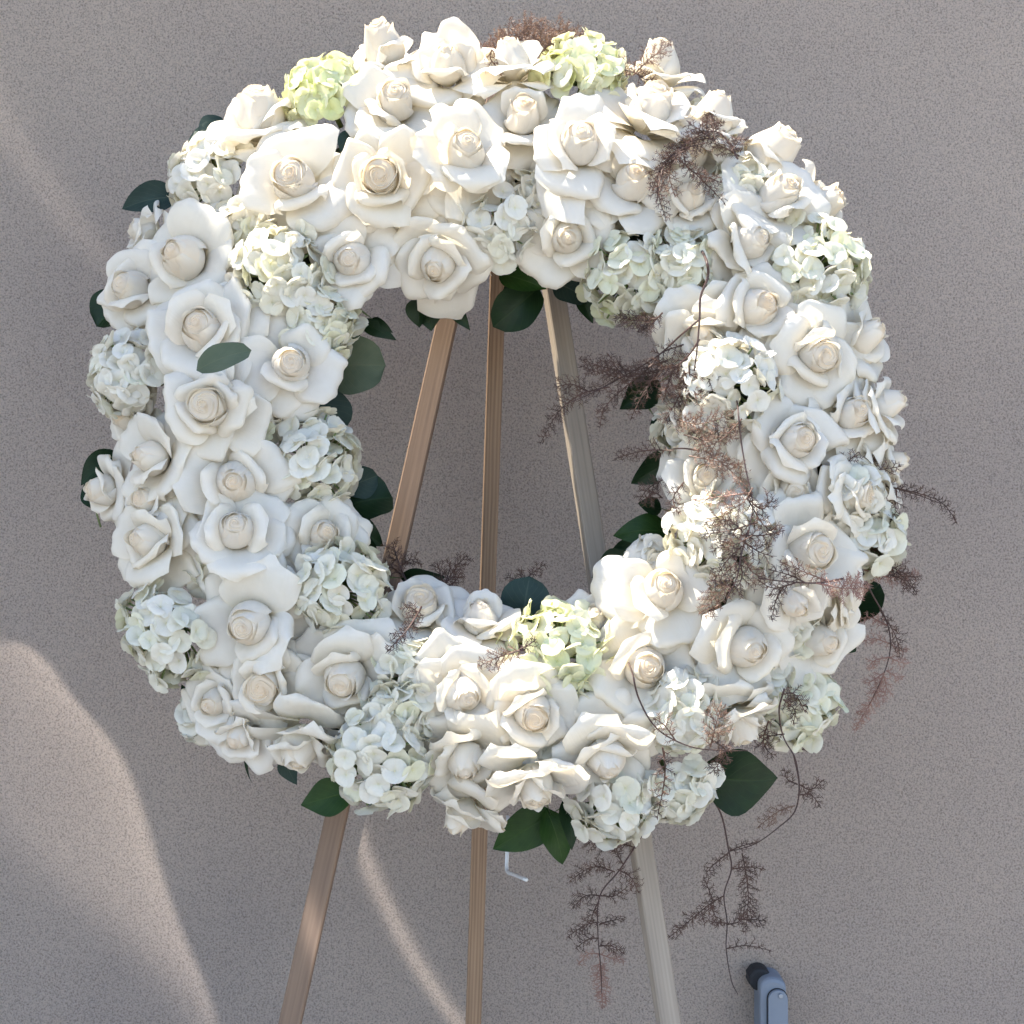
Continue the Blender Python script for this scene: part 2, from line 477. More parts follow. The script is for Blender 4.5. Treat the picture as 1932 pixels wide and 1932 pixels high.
# ------------------------------------------------------------------ easel
easel = empty('wooden_easel', (0, 0, 0))
tag(easel, 'wooden three-legged easel standing behind the flower wreath', 'easel')

def leg(top, bot, wtop, depth, mat, face):
    """A slat from a top point to a foot on the ground; local Z runs along it. face = direction its broad side looks."""
    a, b = Vector(top), Vector(bot)
    L_ = (a - b).length
    z = (a - b).normalized()
    y = (Vector(face) - z * Vector(face).dot(z)).normalized() * -1
    x = y.cross(z).normalized()
    hw, hd, bv = wtop / 2, depth / 2, 0.0016
    ring = [(-hw + bv, -hd), (hw - bv, -hd), (hw, -hd + bv), (hw, hd - bv), (hw - bv, hd), (-hw + bv, hd), (-hw, hd - bv), (-hw, -hd + bv)]
    V = [(p[0], p[1], zz) for zz in (0, L_) for p in ring]
    F = [(k, (k + 1) % 8, 8 + (k + 1) % 8, 8 + k) for k in range(8)] + [tuple(range(8))[::-1], tuple(range(8, 16))]
    o = mesh_obj('leg', V, F, mat, easel, smooth=False)
    m = Matrix((x, y, z)).transposed().to_4x4()
    m.translation = b
    o.matrix_basis = m
    return o

def extend_to_ground(p, q):
    d = q - p
    return p + d * (p.z / (p.z - q.z)) if p.z != q.z else q

# front pair: their feet come forward, the rear leg goes back to the wall
def leg_line(p_top, p_low, y_top, y_low):
    a, b = at(*p_top, y_top), at(*p_low, y_low)
    d = (b - a)
    foot = a + d * (a.z / (a.z - b.z))
    return a, foot
a, b = leg_line((966, 60), (547, 1932), 0.165, -0.02)
leg(a, b, 0.0255, 0.012, M['wood_red'], (-0.10, -1, 0))
a, b = leg_line((968, 60), (1262, 1932), 0.165, -0.02)
leg(a, b, 0.0250, 0.018, M['wood_pale'], (0.30, -1, 0))
a, b = leg_line((955, 60), (893, 1932), 0.185, 0.29)
leg(a, b, 0.0215, 0.018, M['wood_pine'], (0.0, -1, 0))
# bent steel support rod that peeps out under the flowers
hp = [at(958, 1540, 0.10), at(957, 1600, 0.07), at(956, 1636, 0.06), at(959, 1646, 0.05), at(969, 1650, 0.02), at(993, 1660, -0.03)]
V, F = tube(smooth_line(hp, 5), 0.0023, 8)
mesh_obj('support_rod', V, F, M['steel'], easel)

# ------------------------------------------------------------------ wreath
CX, CY, RC, TR = 942.0, 832.0, 532.0, 205.0     # ring on the plan: centre, middle radius, half breadth
LEAN = 0.16

def y_plane(py):
    return (966 - py) * K * LEAN - 0.03

wreath = empty('flower_wreath', at(CX, CY, y_plane(CY)))
tag(wreath, 'large round wreath of white roses and hydrangeas on a wooden easel', 'wreath')
W0 = wreath.location.copy()

def y_surface(px, py, lift=0.0):
    """Depth of the flower bed at a plan position; lift is metres towards the viewer."""
    r = math.hypot(px - CX, py - CY)
    t = max(-1, min(1, (r - RC) / TR))
    return y_plane(py) - 0.085 * math.sqrt(max(0, 1 - t * t)) - lift

def fast_children(o, parent):
    o.parent = parent

# foam ring
V, F = [], []
n1, n2 = 72, 14
for i in range(n1):
    th = 2 * math.pi * i / n1
    for j in range(n2):
        ph = 2 * math.pi * j / n2
        rr = RC + 95 * math.cos(ph) * (1 + 0.06 * math.sin(9 * th + j))
        px, py = CX + rr * math.cos(th), CY + rr * math.sin(th)
        p = at(px, py, y_plane(py)) + Vector((0, -0.05 * math.sin(ph), 0)) - W0
        V.append(p)
for i in range(n1):
    for j in range(n2):
        F.append((i * n2 + j, i * n2 + (j + 1) % n2, ((i + 1) % n1) * n2 + (j + 1) % n2, ((i + 1) % n1) * n2 + j))
mesh_obj('foam_ring', V, F, M['foam'], wreath)

# ---- petal shapes -------------------------------------------------
def open_petal(rg, phi, L, W, th0, th1, cup, roll, s0, tip_roll, r0=0.10, z0=0.02, ripple=0.03, nu=15, nv=13, skew=0.0, point=0.07, tr0=0.76, crease=0.0):
    """Free petal: leaves the bud base, opens, and folds its margins back. Returns verts and attributes."""
    x = np.linspace(-1, 1, nu)
    x = np.sign(x) * np.abs(x) ** 0.82                      # finer towards the margin
    s = x[None, :].repeat(nv, 0)
    v = (np.linspace(0, 1, nv) ** 0.85)[:, None].repeat(nu, 1)
    lop = 0.10 * rg.normal()
    ve = v * (1 - 0.26 * np.abs(s + lop * v) ** 2.3) + point * np.exp(-((s + lop) / 0.20) ** 2) * v ** 6
    # midline
    M_ = 110
    t = np.linspace(0, 1.25, M_)
    th = th0 + (th1 - th0) * (np.clip(t, 0, 1) ** 1.5) - tip_roll * np.clip((t - tr0) / (1 - tr0), 0, 1.4) ** 1.25
    dt = t[1] - t[0]
    r = r0 + L * np.concatenate([[0], np.cumsum(np.cos(th[:-1]) * dt)])
    z = z0 + L * np.concatenate([[0], np.cumsum(np.sin(th[:-1]) * dt)])
    R_ = np.interp(ve, t, r); Z_ = np.interp(ve, t, z); TH = np.interp(ve, t, th)
    b = 0.28 + 0.72 * np.sin(np.pi / 2 * np.clip(v / 0.66, 0, 1))
    # cross-section: cupped near the base, folded back at the margin; the two sides fold differently
    side = np.abs(s)
    lr = 1 + 0.45 * rg.normal() * np.sign(s)
    alpha = cup * (1 - v) ** 0.8 * side - roll * lr * (v ** 1.2) * np.clip((side - s0) / (1 - s0), 0, 1) ** 0.9
    alpha = np.clip(alpha, -2.9, 1.6)
    X = np.zeros_like(s); Y = np.zeros_like(s)
    c = nu // 2
    for i in range(c + 1, nu):
        am = 0.5 * (alpha[:, i] + alpha[:, i - 1]); ds = x[i] - x[i - 1]
        X[:, i] = X[:, i - 1] + np.cos(am) * ds; Y[:, i] = Y[:, i - 1] + np.sin(am) * ds
    for i in range(c - 1, -1, -1):
        am = 0.5 * (alpha[:, i] + alpha[:, i + 1]); ds = x[i + 1] - x[i]
        X[:, i] = X[:, i + 1] - np.cos(am) * ds; Y[:, i] = Y[:, i + 1] + np.sin(am) * ds
    X = X * W * b; Y = Y * W * b
    p1, p2, p3 = rg.random(3) * 6.28
    wob = ripple * v ** 1.6 * (np.sin(3.1 * s + p1) + 0.6 * np.sin(5.3 * s + 2.0 * v + p2) * side + 0.5 * np.sin(4 * v + p3))
    Y = Y + wob * W * 1.2
    if crease:
        Y = Y - crease * W * np.exp(-(s / 0.10) ** 2) * v ** 1.5 + 0.4 * crease * W * np.exp(-((s - 0.45) / 0.09) ** 2) * v ** 2
    if rg.random() < 0.4 and nu > 9:
        Y = Y + 0.035 * W * np.sin(12 * s + p2) * np.clip((np.maximum(v, side) - 0.6) / 0.4, 0, 1) ** 1.5
    X = X + skew * v ** 2 * W
    er = np.array([math.cos(phi), math.sin(phi), 0]); ef = np.array([-math.sin(phi), math.cos(phi), 0]); ez = np.array([0, 0, 1.0])
    nr, nz = -np.sin(TH), np.cos(TH)
    P = (R_ + nr * Y)[..., None] * er + (Z_ + nz * Y)[..., None] * ez + X[..., None] * ef
    return P.reshape(-1, 3), v.ravel(), s.ravel(), (nu, nv)

def wrap_petal(rg, phi, hw, rb, close, H, spiral, curl, nu=13, nv=9, z0=0.0, dip=0.16, point=0.05):
    """Petal wrapped round the bud."""
    s = np.linspace(-1, 1, nu)[None, :].repeat(nv, 0)
    v = np.linspace(0, 1, nv)[:, None].repeat(nu, 1) ** 0.85
    egg = np.where(v < 0.42, 0.42 + 0.58 * np.sin(np.pi / 2 * np.clip(v / 0.42, 0, 1)), 1 - (1 - close) * np.clip((v - 0.42) / 0.58, 0, 1) ** 1.7)
    r = rb * egg * (1 + spiral * s) + curl * np.clip((v - 0.82) / 0.18, 0, 1) ** 2 * (1 - 0.3 * np.abs(s))
    p1 = rg.random() * 6.28
    H_ = H * (1 - dip * np.abs(s + 0.1 * math.sin(p1)) ** 2.4 * v) + point * np.exp(-((s) / 0.25) ** 2) * v ** 6
    z = z0 + H_ * v - 0.35 * curl * np.clip((v - 0.9) / 0.1, 0, 1)
    r = r * (1 + 0.025 * np.sin(3 * s + p1) * v)
    psi = phi + s * hw
    P = np.stack([r * np.cos(psi), r * np.sin(psi), z], -1)
    return P.reshape(-1, 3), v.ravel(), s.ravel(), (nu, nv)

def add_petal(data, parent, core, name='petal', mat=None):
    tint = tuple(parent.color)
    P, vv, ss, (nu, nv) = data
    cr = np.clip(core * np.ones_like(vv), 0, 1) if np.isscalar(core) else core
    return mesh_obj(name, P, grid_faces(nu, nv), mat or M['rose'], parent, attrs={'vv': vv, 'ss': ss, 'core': cr}, color=tint)

def make_rose(i, c, tip, R, opts):
    rg = np.random.default_rng(1000 + i)
    lift = opts.get('lift', 0.0) + 0.018 * float(np.random.default_rng(5000 + i).uniform(-0.8, 1.0))
    y = opts.get('y', y_surface(*c, lift))
    base = at(*c, y)
    sc_ = R * scl(y)
    bh = 0.86 * opts.get('bh', 1.0)
    a, b = (tip[0] - c[0]) / (bh * R), (tip[1] - c[1]) / (bh * R)
    l = math.hypot(a, b)
    if l > 0.96:
        a, b = a / l * 0.96, b / l * 0.96; l = 0.96
    d = Vector((a, -math.sqrt(1 - l * l), -b))
    q = d.to_track_quat('Z', 'Y') @ Quaternion((0, 0, 1), rg.random() * 6.28)
    spread = opts.get('spread', 1.0)
    peach = opts.get('peach', 0.50 + 0.45 * rg.random())
    bw = opts.get('bw', 0.34 + 0.06 * rg.random())
    Hb = bh
    hand = 1 if rg.random() < 0.5 else -1
    open_ = opts.get('open', float(np.clip(0.30 + 0.25 * rg.normal(), 0.05, 0.9)))
    disc = bw * (0.30 + 0.45 * open_)            # radius of the whorl you look into
    VV, FF, A, B_, C_ = [], [], [], [], []
    off = 0
    a0 = rg.random() * 6.28
    def put(P, v, s_, c_, nu, nv):
        nonlocal off
        VV.append(P.reshape(-1, 3)); FF.extend(grid_faces(nu, nv, off)); off += nu * nv
        A.append(np.ravel(v)); B_.append(np.ravel(s_)); C_.append(np.ravel(c_))
    # 1: petals packed under the whorl and down inside the wraps
    nr_, na = 10, 25
    jj, ii = np.meshgrid(np.linspace(0, 1, nr_), np.linspace(0, 2 * math.pi, na), indexing='ij')
    rad = np.where(jj < 0.5, disc * 1.1 * jj / 0.5, disc * 1.1 + (0.90 * bw - disc * 1.1) * (jj - 0.5) / 0.5)
    hgt = np.where(jj < 0.5, Hb * (0.955 - 0.06 * open_) - (0.085 - 0.03 * open_) * (jj / 0.5) ** 2, Hb * (0.955 - 0.06 * open_) - (0.085 - 0.03 * open_) - 0.34 * Hb * ((jj - 0.5) / 0.5) ** 1.6)
    put(np.stack([rad * np.cos(ii), rad * np.sin(ii), hgt], -1), jj * 0 + 0.8, jj * 0, peach * (0.65 - 0.4 * jj), na, nr_)
    # 2: pinwheel of short rolled petals, each tucked under the next, closing on a small scroll
    nlay = 4 if open_ < 0.5 else 5
    for k in range(nlay):
        q0 = k / nlay
        rk = disc * (1 - q0) ** 0.9
        np_ = 3 if k < nlay - 1 else 2
        for m in range(np_):
            nu, nv = 15, 6
            s_k = np.linspace(-1, 1, nu)[None, :].repeat(nv, 0); v = np.linspace(0, 1, nv)[:, None].repeat(nu, 1)
            th = a0 + k * 1.05 + m * 2 * math.pi / np_ + s_k * (1.5 if np_ == 3 else 2.2) + 0.2 * rg.normal()
            lop = 1 + 0.08 * np.cos(3 * th + a0) + 0.05 * rg.normal()
            r_ = np.clip(rk * (1.0 - 0.26 * hand * s_k) * lop + 0.03 * v ** 3 * (1 - q0) - 0.015 * (1 - v), 0.004, None)
            top = Hb * (0.985 - 0.05 * open_) - (0.085 - 0.03 * open_) * (r_ / disc) ** 2
            z_ = top + 0.012 * rg.normal() - 0.02 * np.abs(s_k) ** 2 - (1 - v) * (0.14 - 0.07 * q0)
            put(np.stack([r_ * np.cos(th), r_ * np.sin(th), z_], -1), 0.5 + 0.5 * v, s_k, peach * (0.25 + 0.75 * q0) * (1 - 0.5 * v), nu, nv)
    # 3: folded petals between whorl and wraps
    ph = rg.random() * 6.28
    for k in range(3):
        P, v, s_k, (nu, nv) = wrap_petal(rg, ph + k * 2.1, 1.35, bw * 0.88, (disc + 0.02) / (bw * 0.88), Hb * (0.90 + 0.02 * rg.normal()), 0.07 * hand, 0.02, 15, 11, 0.0, 0.14, 0.02)
        put(P, v, s_k, peach * 0.22 * v, nu, nv)
    rose = mesh_obj('rose', np.concatenate(VV), FF, M['rose'], wreath, attrs={'vv': np.concatenate(A), 'ss': np.concatenate(B_), 'core': np.concatenate(C_)})
    cream_and_light = float(np.clip(0.45 + 0.35 * np.random.default_rng(4000 + i).normal() + (0.2 if c[0] > 680 else -0.15), 0, 1.2))  # cream varies at random; sunlit warmth right, shade coolness left added to colour
    rose.color = (1.04, 1.035 - 0.018 * cream_and_light, 1.045 - 0.065 * cream_and_light, 1)
    rose.location = base - W0
    rose.rotation_mode = 'QUATERNION'
    rose.rotation_quaternion = q
    rose.scale = (sc_, sc_, sc_)
    # outer wraps of the bud: broad, their edges sweeping diagonally down its flank
    ph = rg.random() * 6.28
    for k in range(4):
        cl = (disc + 0.025 + 0.012 * k) / bw + 0.05 * rg.random()
        add_petal(wrap_petal(rg, ph + k * 2.4 + rg.normal() * 0.2, 1.30 + 0.25 * rg.random(), bw * (0.93 + 0.035 * k), min(0.97, cl), Hb * (0.885 - 0.025 * k + 0.06 * rg.random()), 0.09 * hand, 0.015 + 0.06 * rg.random() ** 2, 17, 13, 0.0, 0.45 + 0.3 * rg.random(), 0.06), rose, 0.10 * peach)
    # half-open petals
    nm = opts.get('mid', int(rg.integers(1, 4)))
    ph = rg.random() * 6.28
    for k in range(nm):
        add_petal(open_petal(rg, ph + k * 2 * math.pi / nm + rg.normal() * 0.35, 0.74 + 0.16 * rg.random(), 0.44 + 0.12 * rg.random(), 1.42, 1.1 - 0.7 * rg.random(), 1.0, 2.6 * rg.random() + 0.4, 0.55, 0.6 + 2.2 * rg.random(), 0.18, 0.0, 0.03, 21, 17, tr0=0.72), rose, 0.06 * peach)
    # reflexed petals, margins folded back so that the tip reads as a point
    def big(phi, L_, up, back, z0):
        r3 = rg.random(8)
        add_petal(open_petal(rg, phi, L_ * spread, 0.56 + 0.20 * r3[0], up, back, 0.7, 0.4 + 3.0 * r3[1], 0.42 + 0.34 * r3[2], 0.2 + 2.6 * r3[3] ** 1.7, 0.15, z0, 0.025 + 0.04 * r3[4], 21, 17, 0.20 * rg.normal(), 0.05 + 0.15 * r3[5], 0.70 + 0.16 * r3[6], 0.05 * (r3[7] - 0.3)), rose, 0.0)
    no = opts.get('outer', int(rg.integers(3, 6)))
    ph = rg.random() * 6.28
    for k in range(no):
        big(ph + k * 2 * math.pi / no + rg.normal() * 0.25, 0.84 + 0.26 * rg.random(), 0.85 + 0.22 * rg.normal(), 0.05 - 0.5 * rg.random() + 0.25 * rg.normal(), -0.03)
    for (ex, ey, L_, t0_, t1_, W_) in opts.get('extra', []):
        lv = q.inverted() @ Vector((ex, 0.0, -ey))
        add_petal(open_petal(rg, math.atan2(lv.y, lv.x), L_, W_, t0_, t1_, 0.5, 1.2, 0.4, 0.5, 0.2, -0.05, 0.03, 17, 15), rose, 0.0)
    no2 = opts.get('outer2', int(rg.integers(3, 6)))
    ph += math.pi / no + rg.normal() * 0.2
    for k in range(no2):
        big(ph + k * 2 * math.pi / no2 + rg.normal() * 0.25, 0.90 + 0.26 * rg.random(), 0.38 + 0.25 * rg.normal(), -0.25 - 0.5 * rg.random(), -0.14)
    return rose

# plan: centre, tip of the bud, radius, options
ROSES = [
    ((735, 135), (714, 52), 90, dict(bh=1.3, bw=0.42)), ((846, 155), (842, 104), 95, dict(extra=[(0.25, -1, 1.12, 1.25, 1.0, 0.52)])), ((968, 150), (957, 78), 93, {}),
    ((1246, 170), (1240, 66), 78, dict(bh=1.45, bw=0.48, mid=1, outer2=3)), ((745, 218), (752, 184), 98, {}), ((986, 245), (988, 205), 90, {}),
    ((1090, 295), (1094, 262), 105, {}), ((1215, 245), (1240, 172), 105, dict(bh=1.05)), ((1332, 264), (1356, 178), 86, dict(bh=1.3, bw=0.46)),
    ((1418, 328), (1494, 252), 90, dict(bh=1.45, bw=0.50, mid=1)), ((497, 262), (490, 172), 104, dict(bh=1.15, bw=0.44)), ((565, 358), (556, 342), 112, {}),
    ((725, 340), (722, 348), 98, dict(open=1.0, mid=3)), ((872, 308), (886, 280), 102, {}), ((1190, 362), (1196, 334), 92, {}),
    ((1287, 390), (1308, 366), 84, {}), ((1450, 392), (1482, 354), 102, {}), ((1518, 404), (1584, 374), 84, dict(bh=1.15)),
    ((668, 490), (664, 500), 88, {}), ((832, 488), (822, 525), 96, dict(mid=3)), ((1068, 448), (1070, 463), 90, {}),
    ((1396, 466), (1432, 456), 88, {}), ((1414, 592), (1438, 578), 102, dict(peach=1.0)), ((1318, 624), (1332, 656), 86, dict(bw=0.30)),
    ((1524, 668), (1548, 682), 98, {}), ((1600, 652), (1660, 620), 86, dict(bh=1.1)), ((1484, 834), (1510, 830), 98, {}),
    ((1590, 790), (1614, 774), 84, {}), ((1638, 774), (1704, 752), 80, dict(bh=1.1)), ((1646, 884), (1712, 864), 76, dict(bh=1.1)),
    ((1484, 922), (1493, 932), 72, dict(bw=0.34)), ((1332, 912), (1325, 895), 80, {}), ((1510, 1040), (1537, 1036), 104, {}),
    ((366, 498), (338, 486), 108, {}), ((302, 446), (244, 430), 70, {}), ((268, 556), (240, 540), 88, {}),
    ((395, 636), (386, 616), 108, {}), ((548, 690), (562, 690), 94, {}), ((406, 774), (399, 768), 98, dict(open=1.0, mid=3)),
    ((312, 866), (266, 858), 88, {}), ((447, 912), (456, 910), 104, {}), ((222, 924), (172, 926), 74, {}),
    ((306, 1022), (264, 1014), 92, {}), ((450, 1012), (458, 984), 98, {}), ((608, 1016), (628, 1000), 84, {}),
    ((482, 1172), (470, 1180), 108, {}), ((512, 1282), (500, 1296), 84, dict(open=1.1)), ((656, 1262), (650, 1288), 104, {}),
    ((576, 1374), (564, 1446), 98, {}), ((794, 1170), (797, 1118), 90, dict(open=0.9)), ((906, 1192), (906, 1132), 82, {}),
    ((1115, 1182), (1121, 1146), 74, {}), ((1246, 1122), (1249, 1094), 104, {}), ((868, 1300), (886, 1312), 94, {}),
    ((998, 1334), (1010, 1350), 98, dict(peach=1.0)), ((1208, 1255), (1220, 1250), 104, dict(peach=0.95)), ((1394, 1214), (1413, 1222), 108, {}),
    ((1530, 1200), (1558, 1212), 88, {}), ((875, 1408), (880, 1456), 94, {}), ((1004, 1448), (1012, 1516), 94, {}),
    ((1140, 1408), (1146, 1452), 98, {}), ((884, 1508), (850, 1570), 82, dict(bh=1.05)), ((1384, 1338), (1410, 1404), 84, {}),
    ((1490, 1128), (1502, 1152), 74, {}), ((1574, 1128), (1624, 1130), 60, {}), ((1590, 932), (1640, 934), 72, {}),
    ((420, 1318), (400, 1326), 74, {}), ((466, 1372), (446, 1398), 76, dict(lift=-0.01)), ((1300, 300), (1306, 292), 80, dict(lift=-0.01)), ((1380, 660), (1384, 664), 64, dict(lift=-0.055)), ((268, 790), (225, 786), 72, dict(lift=-0.02)), ((300, 948), (270, 940), 74, dict(lift=-0.02)),
]
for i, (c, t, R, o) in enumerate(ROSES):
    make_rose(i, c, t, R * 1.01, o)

# ---- hydrangeas ---------------------------------------------------
def floret_mesh(k):
    rg = np.random.default_rng(50 + k)
    VV, FF, A, B_, C_ = [], [], [], [], []
    off = 0
    base = rg.random() * 6.28
    for m in range(4):
        phi = base + m * math.pi / 2 + rg.normal() * 0.09
        P, v, s, (nu, nv) = open_petal(rg, phi, 0.95 + 0.1 * rg.random(), 0.60 + 0.08 * rg.random(), 0.55 + 0.25 * rg.normal() * 0.5, -0.15 + 0.3 * rg.normal() * 0.6, 0.35, -0.35 + 0.6 * rg.random(), 0.4, 0.25, 0.03, 0.02 * (m % 2), 0.05, 9, 7, 0.0, 0.0)
        VV.append(P); FF += grid_faces(nu, nv, off); off += len(P)
        A.append(np.clip(v, 0.1, 1)); B_.append(s); C_.append(np.clip(0.28 - 1.2 * v, 0, 1))
    # tiny eye
    th = np.linspace(0, 2 * math.pi, 7)[:-1]
    ring = np.stack([0.09 * np.cos(th), 0.09 * np.sin(th), np.full(6, 0.05)], -1)
    VV.append(np.concatenate([ring, [[0, 0, 0.13]]])); FF += [(off + i, off + (i + 1) % 6, off + 6) for i in range(6)]
    A.append(np.full(7, 0.05)); B_.append(np.zeros(7)); C_.append(np.full(7, 1.0))
    me = bpy.data.meshes.new('floret')
    me.from_pydata([tuple(p) for p in np.concatenate(VV)], [], FF)
    me.polygons.foreach_set('use_smooth', [True] * len(me.polygons))
    for nme, a_ in (('vv', A), ('ss', B_), ('core', C_)):
        q = me.attributes.new(nme, 'FLOAT', 'POINT'); q.data.foreach_set('value', np.concatenate(a_).astype(np.float32))
    me.materials.append(M['hyd'])
    return me
FLORETS = [floret_mesh(k) for k in range(9)]

def make_hydrangea(i, c, R, lime, o):
    rg = np.random.default_rng(300 + i)
    y = o.get('y', y_surface(*c, o.get('lift', 0.004)))
    base = at(*c, y)
    S = R * scl(y)
    rad = Vector((c[0] - CX, 0, -(c[1] - CY)))
    r = rad.length
    t = max(-0.9, min(0.9, (r - RC) / (TR * 1.1)))
    d = (rad.normalized() * t + Vector((0, -math.sqrt(1 - t * t), 0))).normalized()
    q = d.to_track_quat('Z', 'Y')
    # stalk with branches to the florets
    VV, FF = [], []
    def addt(pts, rr):
        v_, f_ = tube(pts, rr, 5); o_ = len(VV); VV.extend(v_); FF.extend(tuple(a + o_ for a in f) for f in f_)
    addt([(0, 0, -0.75), (0, 0, -0.2)], 0.07)
    n = int(o.get('n', 30 + 38 * (R / 90.0) ** 1.6))
    pts = []
    ga = math.pi * (3 - math.sqrt(5))
    for k in range(n):
        zz = 1 - 1.08 * (k + 0.5) / n
        rr = math.sqrt(max(0, 1 - zz * zz))
        th = k * ga + rg.normal() * 0.14
        p = Vector((rr * math.cos(th), rr * math.sin(th), zz * 0.86)) * (0.93 + 0.12 * rg.normal() * 0.7)
        pts.append(p)
        addt([(0, 0, -0.2), tuple(p * 0.5 + Vector((0, 0, -0.04))), tuple(p * 0.97)], 0.022)
    hyd = mesh_obj('hydrangea', VV, FF, M['green_stem'], wreath)
    hyd.location = base - W0
    hyd.rotation_mode = 'QUATERNION'; hyd.rotation_quaternion = q
    hyd.scale = (S, S, S)
    fs = o.get('fs', 24.0) / R
    for p in pts:
        fo = bpy.data.objects.new('floret', FLORETS[int(rg.integers(len(FLORETS)))])
        COL.objects.link(fo)
        fo.parent = hyd
        fo.location = p
        nrm = (p.normalized() + Vector(rg.normal(size=3) * 0.42)).normalized()
        fo.rotation_mode = 'QUATERNION'
        fo.rotation_quaternion = nrm.to_track_quat('Z', 'Y') @ Quaternion((0, 0, 1), rg.random() * 6.28)
        k_ = fs * (0.82 + 0.36 * rg.random())
        fo.scale = (k_, k_, k_)
        g_ = min(1, max(0, (lime if lime > 0.5 else lime * 0.75) + 0.13 * rg.normal()))
        fo.color = (1.0 - 0.10 * g_ ** 1.5, 1.0 - 0.01 * g_, 1.0 - 0.46 * g_ ** 1.7, 1)
    return hyd

HYD = [
    ((618, 188), 78, 0.75, {}), ((1100, 148), 80, 0.62, {}), ((405, 340), 82, 0.12, {}), ((530, 520), 84, 0.30, {}), ((602, 612), 66, 0.35, {}),
    ((252, 712), 82, 0.10, {}), ((590, 868), 84, 0.28, {}), ((332, 1190), 98, 0.34, {}), ((642, 1112), 90, 0.30, {}), ((722, 1428), 94, 0.30, {}),
    ((1052, 1232), 94, 0.62, {}), ((1190, 520), 86, 0.45, {}), ((1278, 500), 66, 0.45, {}), ((1536, 512), 98, 0.42, {}), ((1372, 728), 92, 0.06, dict(lift=0.03)),
    ((1356, 1022), 90, 0.22, dict(lift=0.02)), ((936, 432), 74, 0.16, {}), ((1158, 1508), 82, 0.26, {}), ((1290, 1338), 72, 0.2, {}), ((1496, 1328), 80, 0.45, {}),
    ((1636, 1018), 66, 0.3, {}), ((1392, 352), 52, 0.35, {}), ((1270, 1480), 70, 0.2, {}), ((1226, 1066), 38, 0.0, {}), ((392, 1352), 44, 0.2, {}),
    ((1300, 810), 60, 0.1, {}), ((1600, 940), 60, 0.1, {}), ((770, 1270), 60, 0.3, {}), ((758, 1345), 62, 0.3, {}), ((470, 436), 56, 0.15, dict(lift=-0.02)), ((1010, 1410), 50, 0.3, dict(lift=-0.03)), ((1090, 1310), 50, 0.5, dict(lift=-0.02)), ((1330, 250), 50, 0.25, dict(lift=-0.02)), ((1000, 380), 50, 0.2, dict(lift=-0.02)), ((420, 1060), 60, 0.2, dict(lift=-0.03)), ((1440, 1290), 60, 0.25, dict(lift=-0.03)),
    ((500, 780), 60, 0.2, dict(lift=-0.03)), ((680, 400), 60, 0.2, dict(lift=-0.03)), ((1140, 400), 55, 0.3, dict(lift=-0.03)), ((1490, 1180), 60, 0.2, dict(lift=-0.03)),
]
for i, (c, R, g_, o) in enumerate(HYD):
    make_hydrangea(i, c, R, g_, o)

# ---- leaves -------------------------------------------------------
def make_leaf(i, a, b, width, mat, round_=False, y=None, lift=0.0, bend=0.12, roll=0.0, kind='leaf'):
    rg = np.random.default_rng(700 + i)
    if y is None:
        b = (a[0] + (b[0] - a[0]) * 1.12, a[1] + (b[1] - a[1]) * 1.12); width = width * 1.1
    mx_, my_ = (a[0] + b[0]) / 2, (a[1] + b[1]) / 2
    yy = y if y is not None else y_surface(mx_, my_, lift) + 0.012
    A, B_ = at(*a, yy), at(*b, yy + 0.012 * rg.normal())
    L_ = (B_ - A).length
    w_ = width * scl(yy) / 2
    nu, nv = 9, 13
    s = np.linspace(-1, 1, nu)[None, :].repeat(nv, 0)
    v = np.linspace(0, 1, nv)[:, None].repeat(nu, 1)
    if round_:
        prof = np.sqrt(np.clip(1 - (2 * v - 1) ** 2, 0, 1)) ** 0.9 * (1 + 0.12 * np.sin(math.pi * v * 1.0))
    else:
        prof = np.sin(np.pi * v ** 0.82) ** 0.85 * (1 - 0.25 * v ** 3)
    prof = prof + 0.012
    X = s * prof * w_ * (1 + 0.05 * np.sin(9 * v + rg.random() * 6))
    Yl = v * L_
    bend = bend * (0.3 + 2.2 * rg.random())
    Zl = -bend * L_ * (2 * v - 1) ** 2 * 0.6 + (0.05 + 0.45 * rg.random()) * w_ * np.abs(s) ** 1.5 * prof + 0.03 * w_ * np.sin(7 * v + 3 * s + rg.random() * 6)
    P = np.stack([X, Yl, Zl], -1).reshape(-1, 3)
    ydir = (B_ - A).normalized()
    zdir = Vector((0.25 * rg.normal(), -1, 0.25 * rg.normal() + 0.1))
    zdir = (zdir - ydir * zdir.dot(ydir)).normalized()
    if roll:
        zdir = Quaternion(ydir, roll) @ zdir
    xdir = ydir.cross(zdir).normalized()
    o = mesh_obj(kind, P, grid_faces(nu, nv), mat, wreath, attrs={'vv': v.ravel(), 'ss': s.ravel()})
    m = Matrix((xdir, ydir, zdir)).transposed().to_4x4()
    m.translation = A - W0
    o.matrix_basis = m
    if y is not None:
        return o
    # petiole
    V, F = tube([(0, -0.022, -0.004), (0, -0.008, -0.001), (0, L_ * 0.06, 0.0)], [0.0013, 0.0011, 0.0008], 5)
    mesh_obj('leaf_stalk', V, F, M['green_stem'], o)
    return o

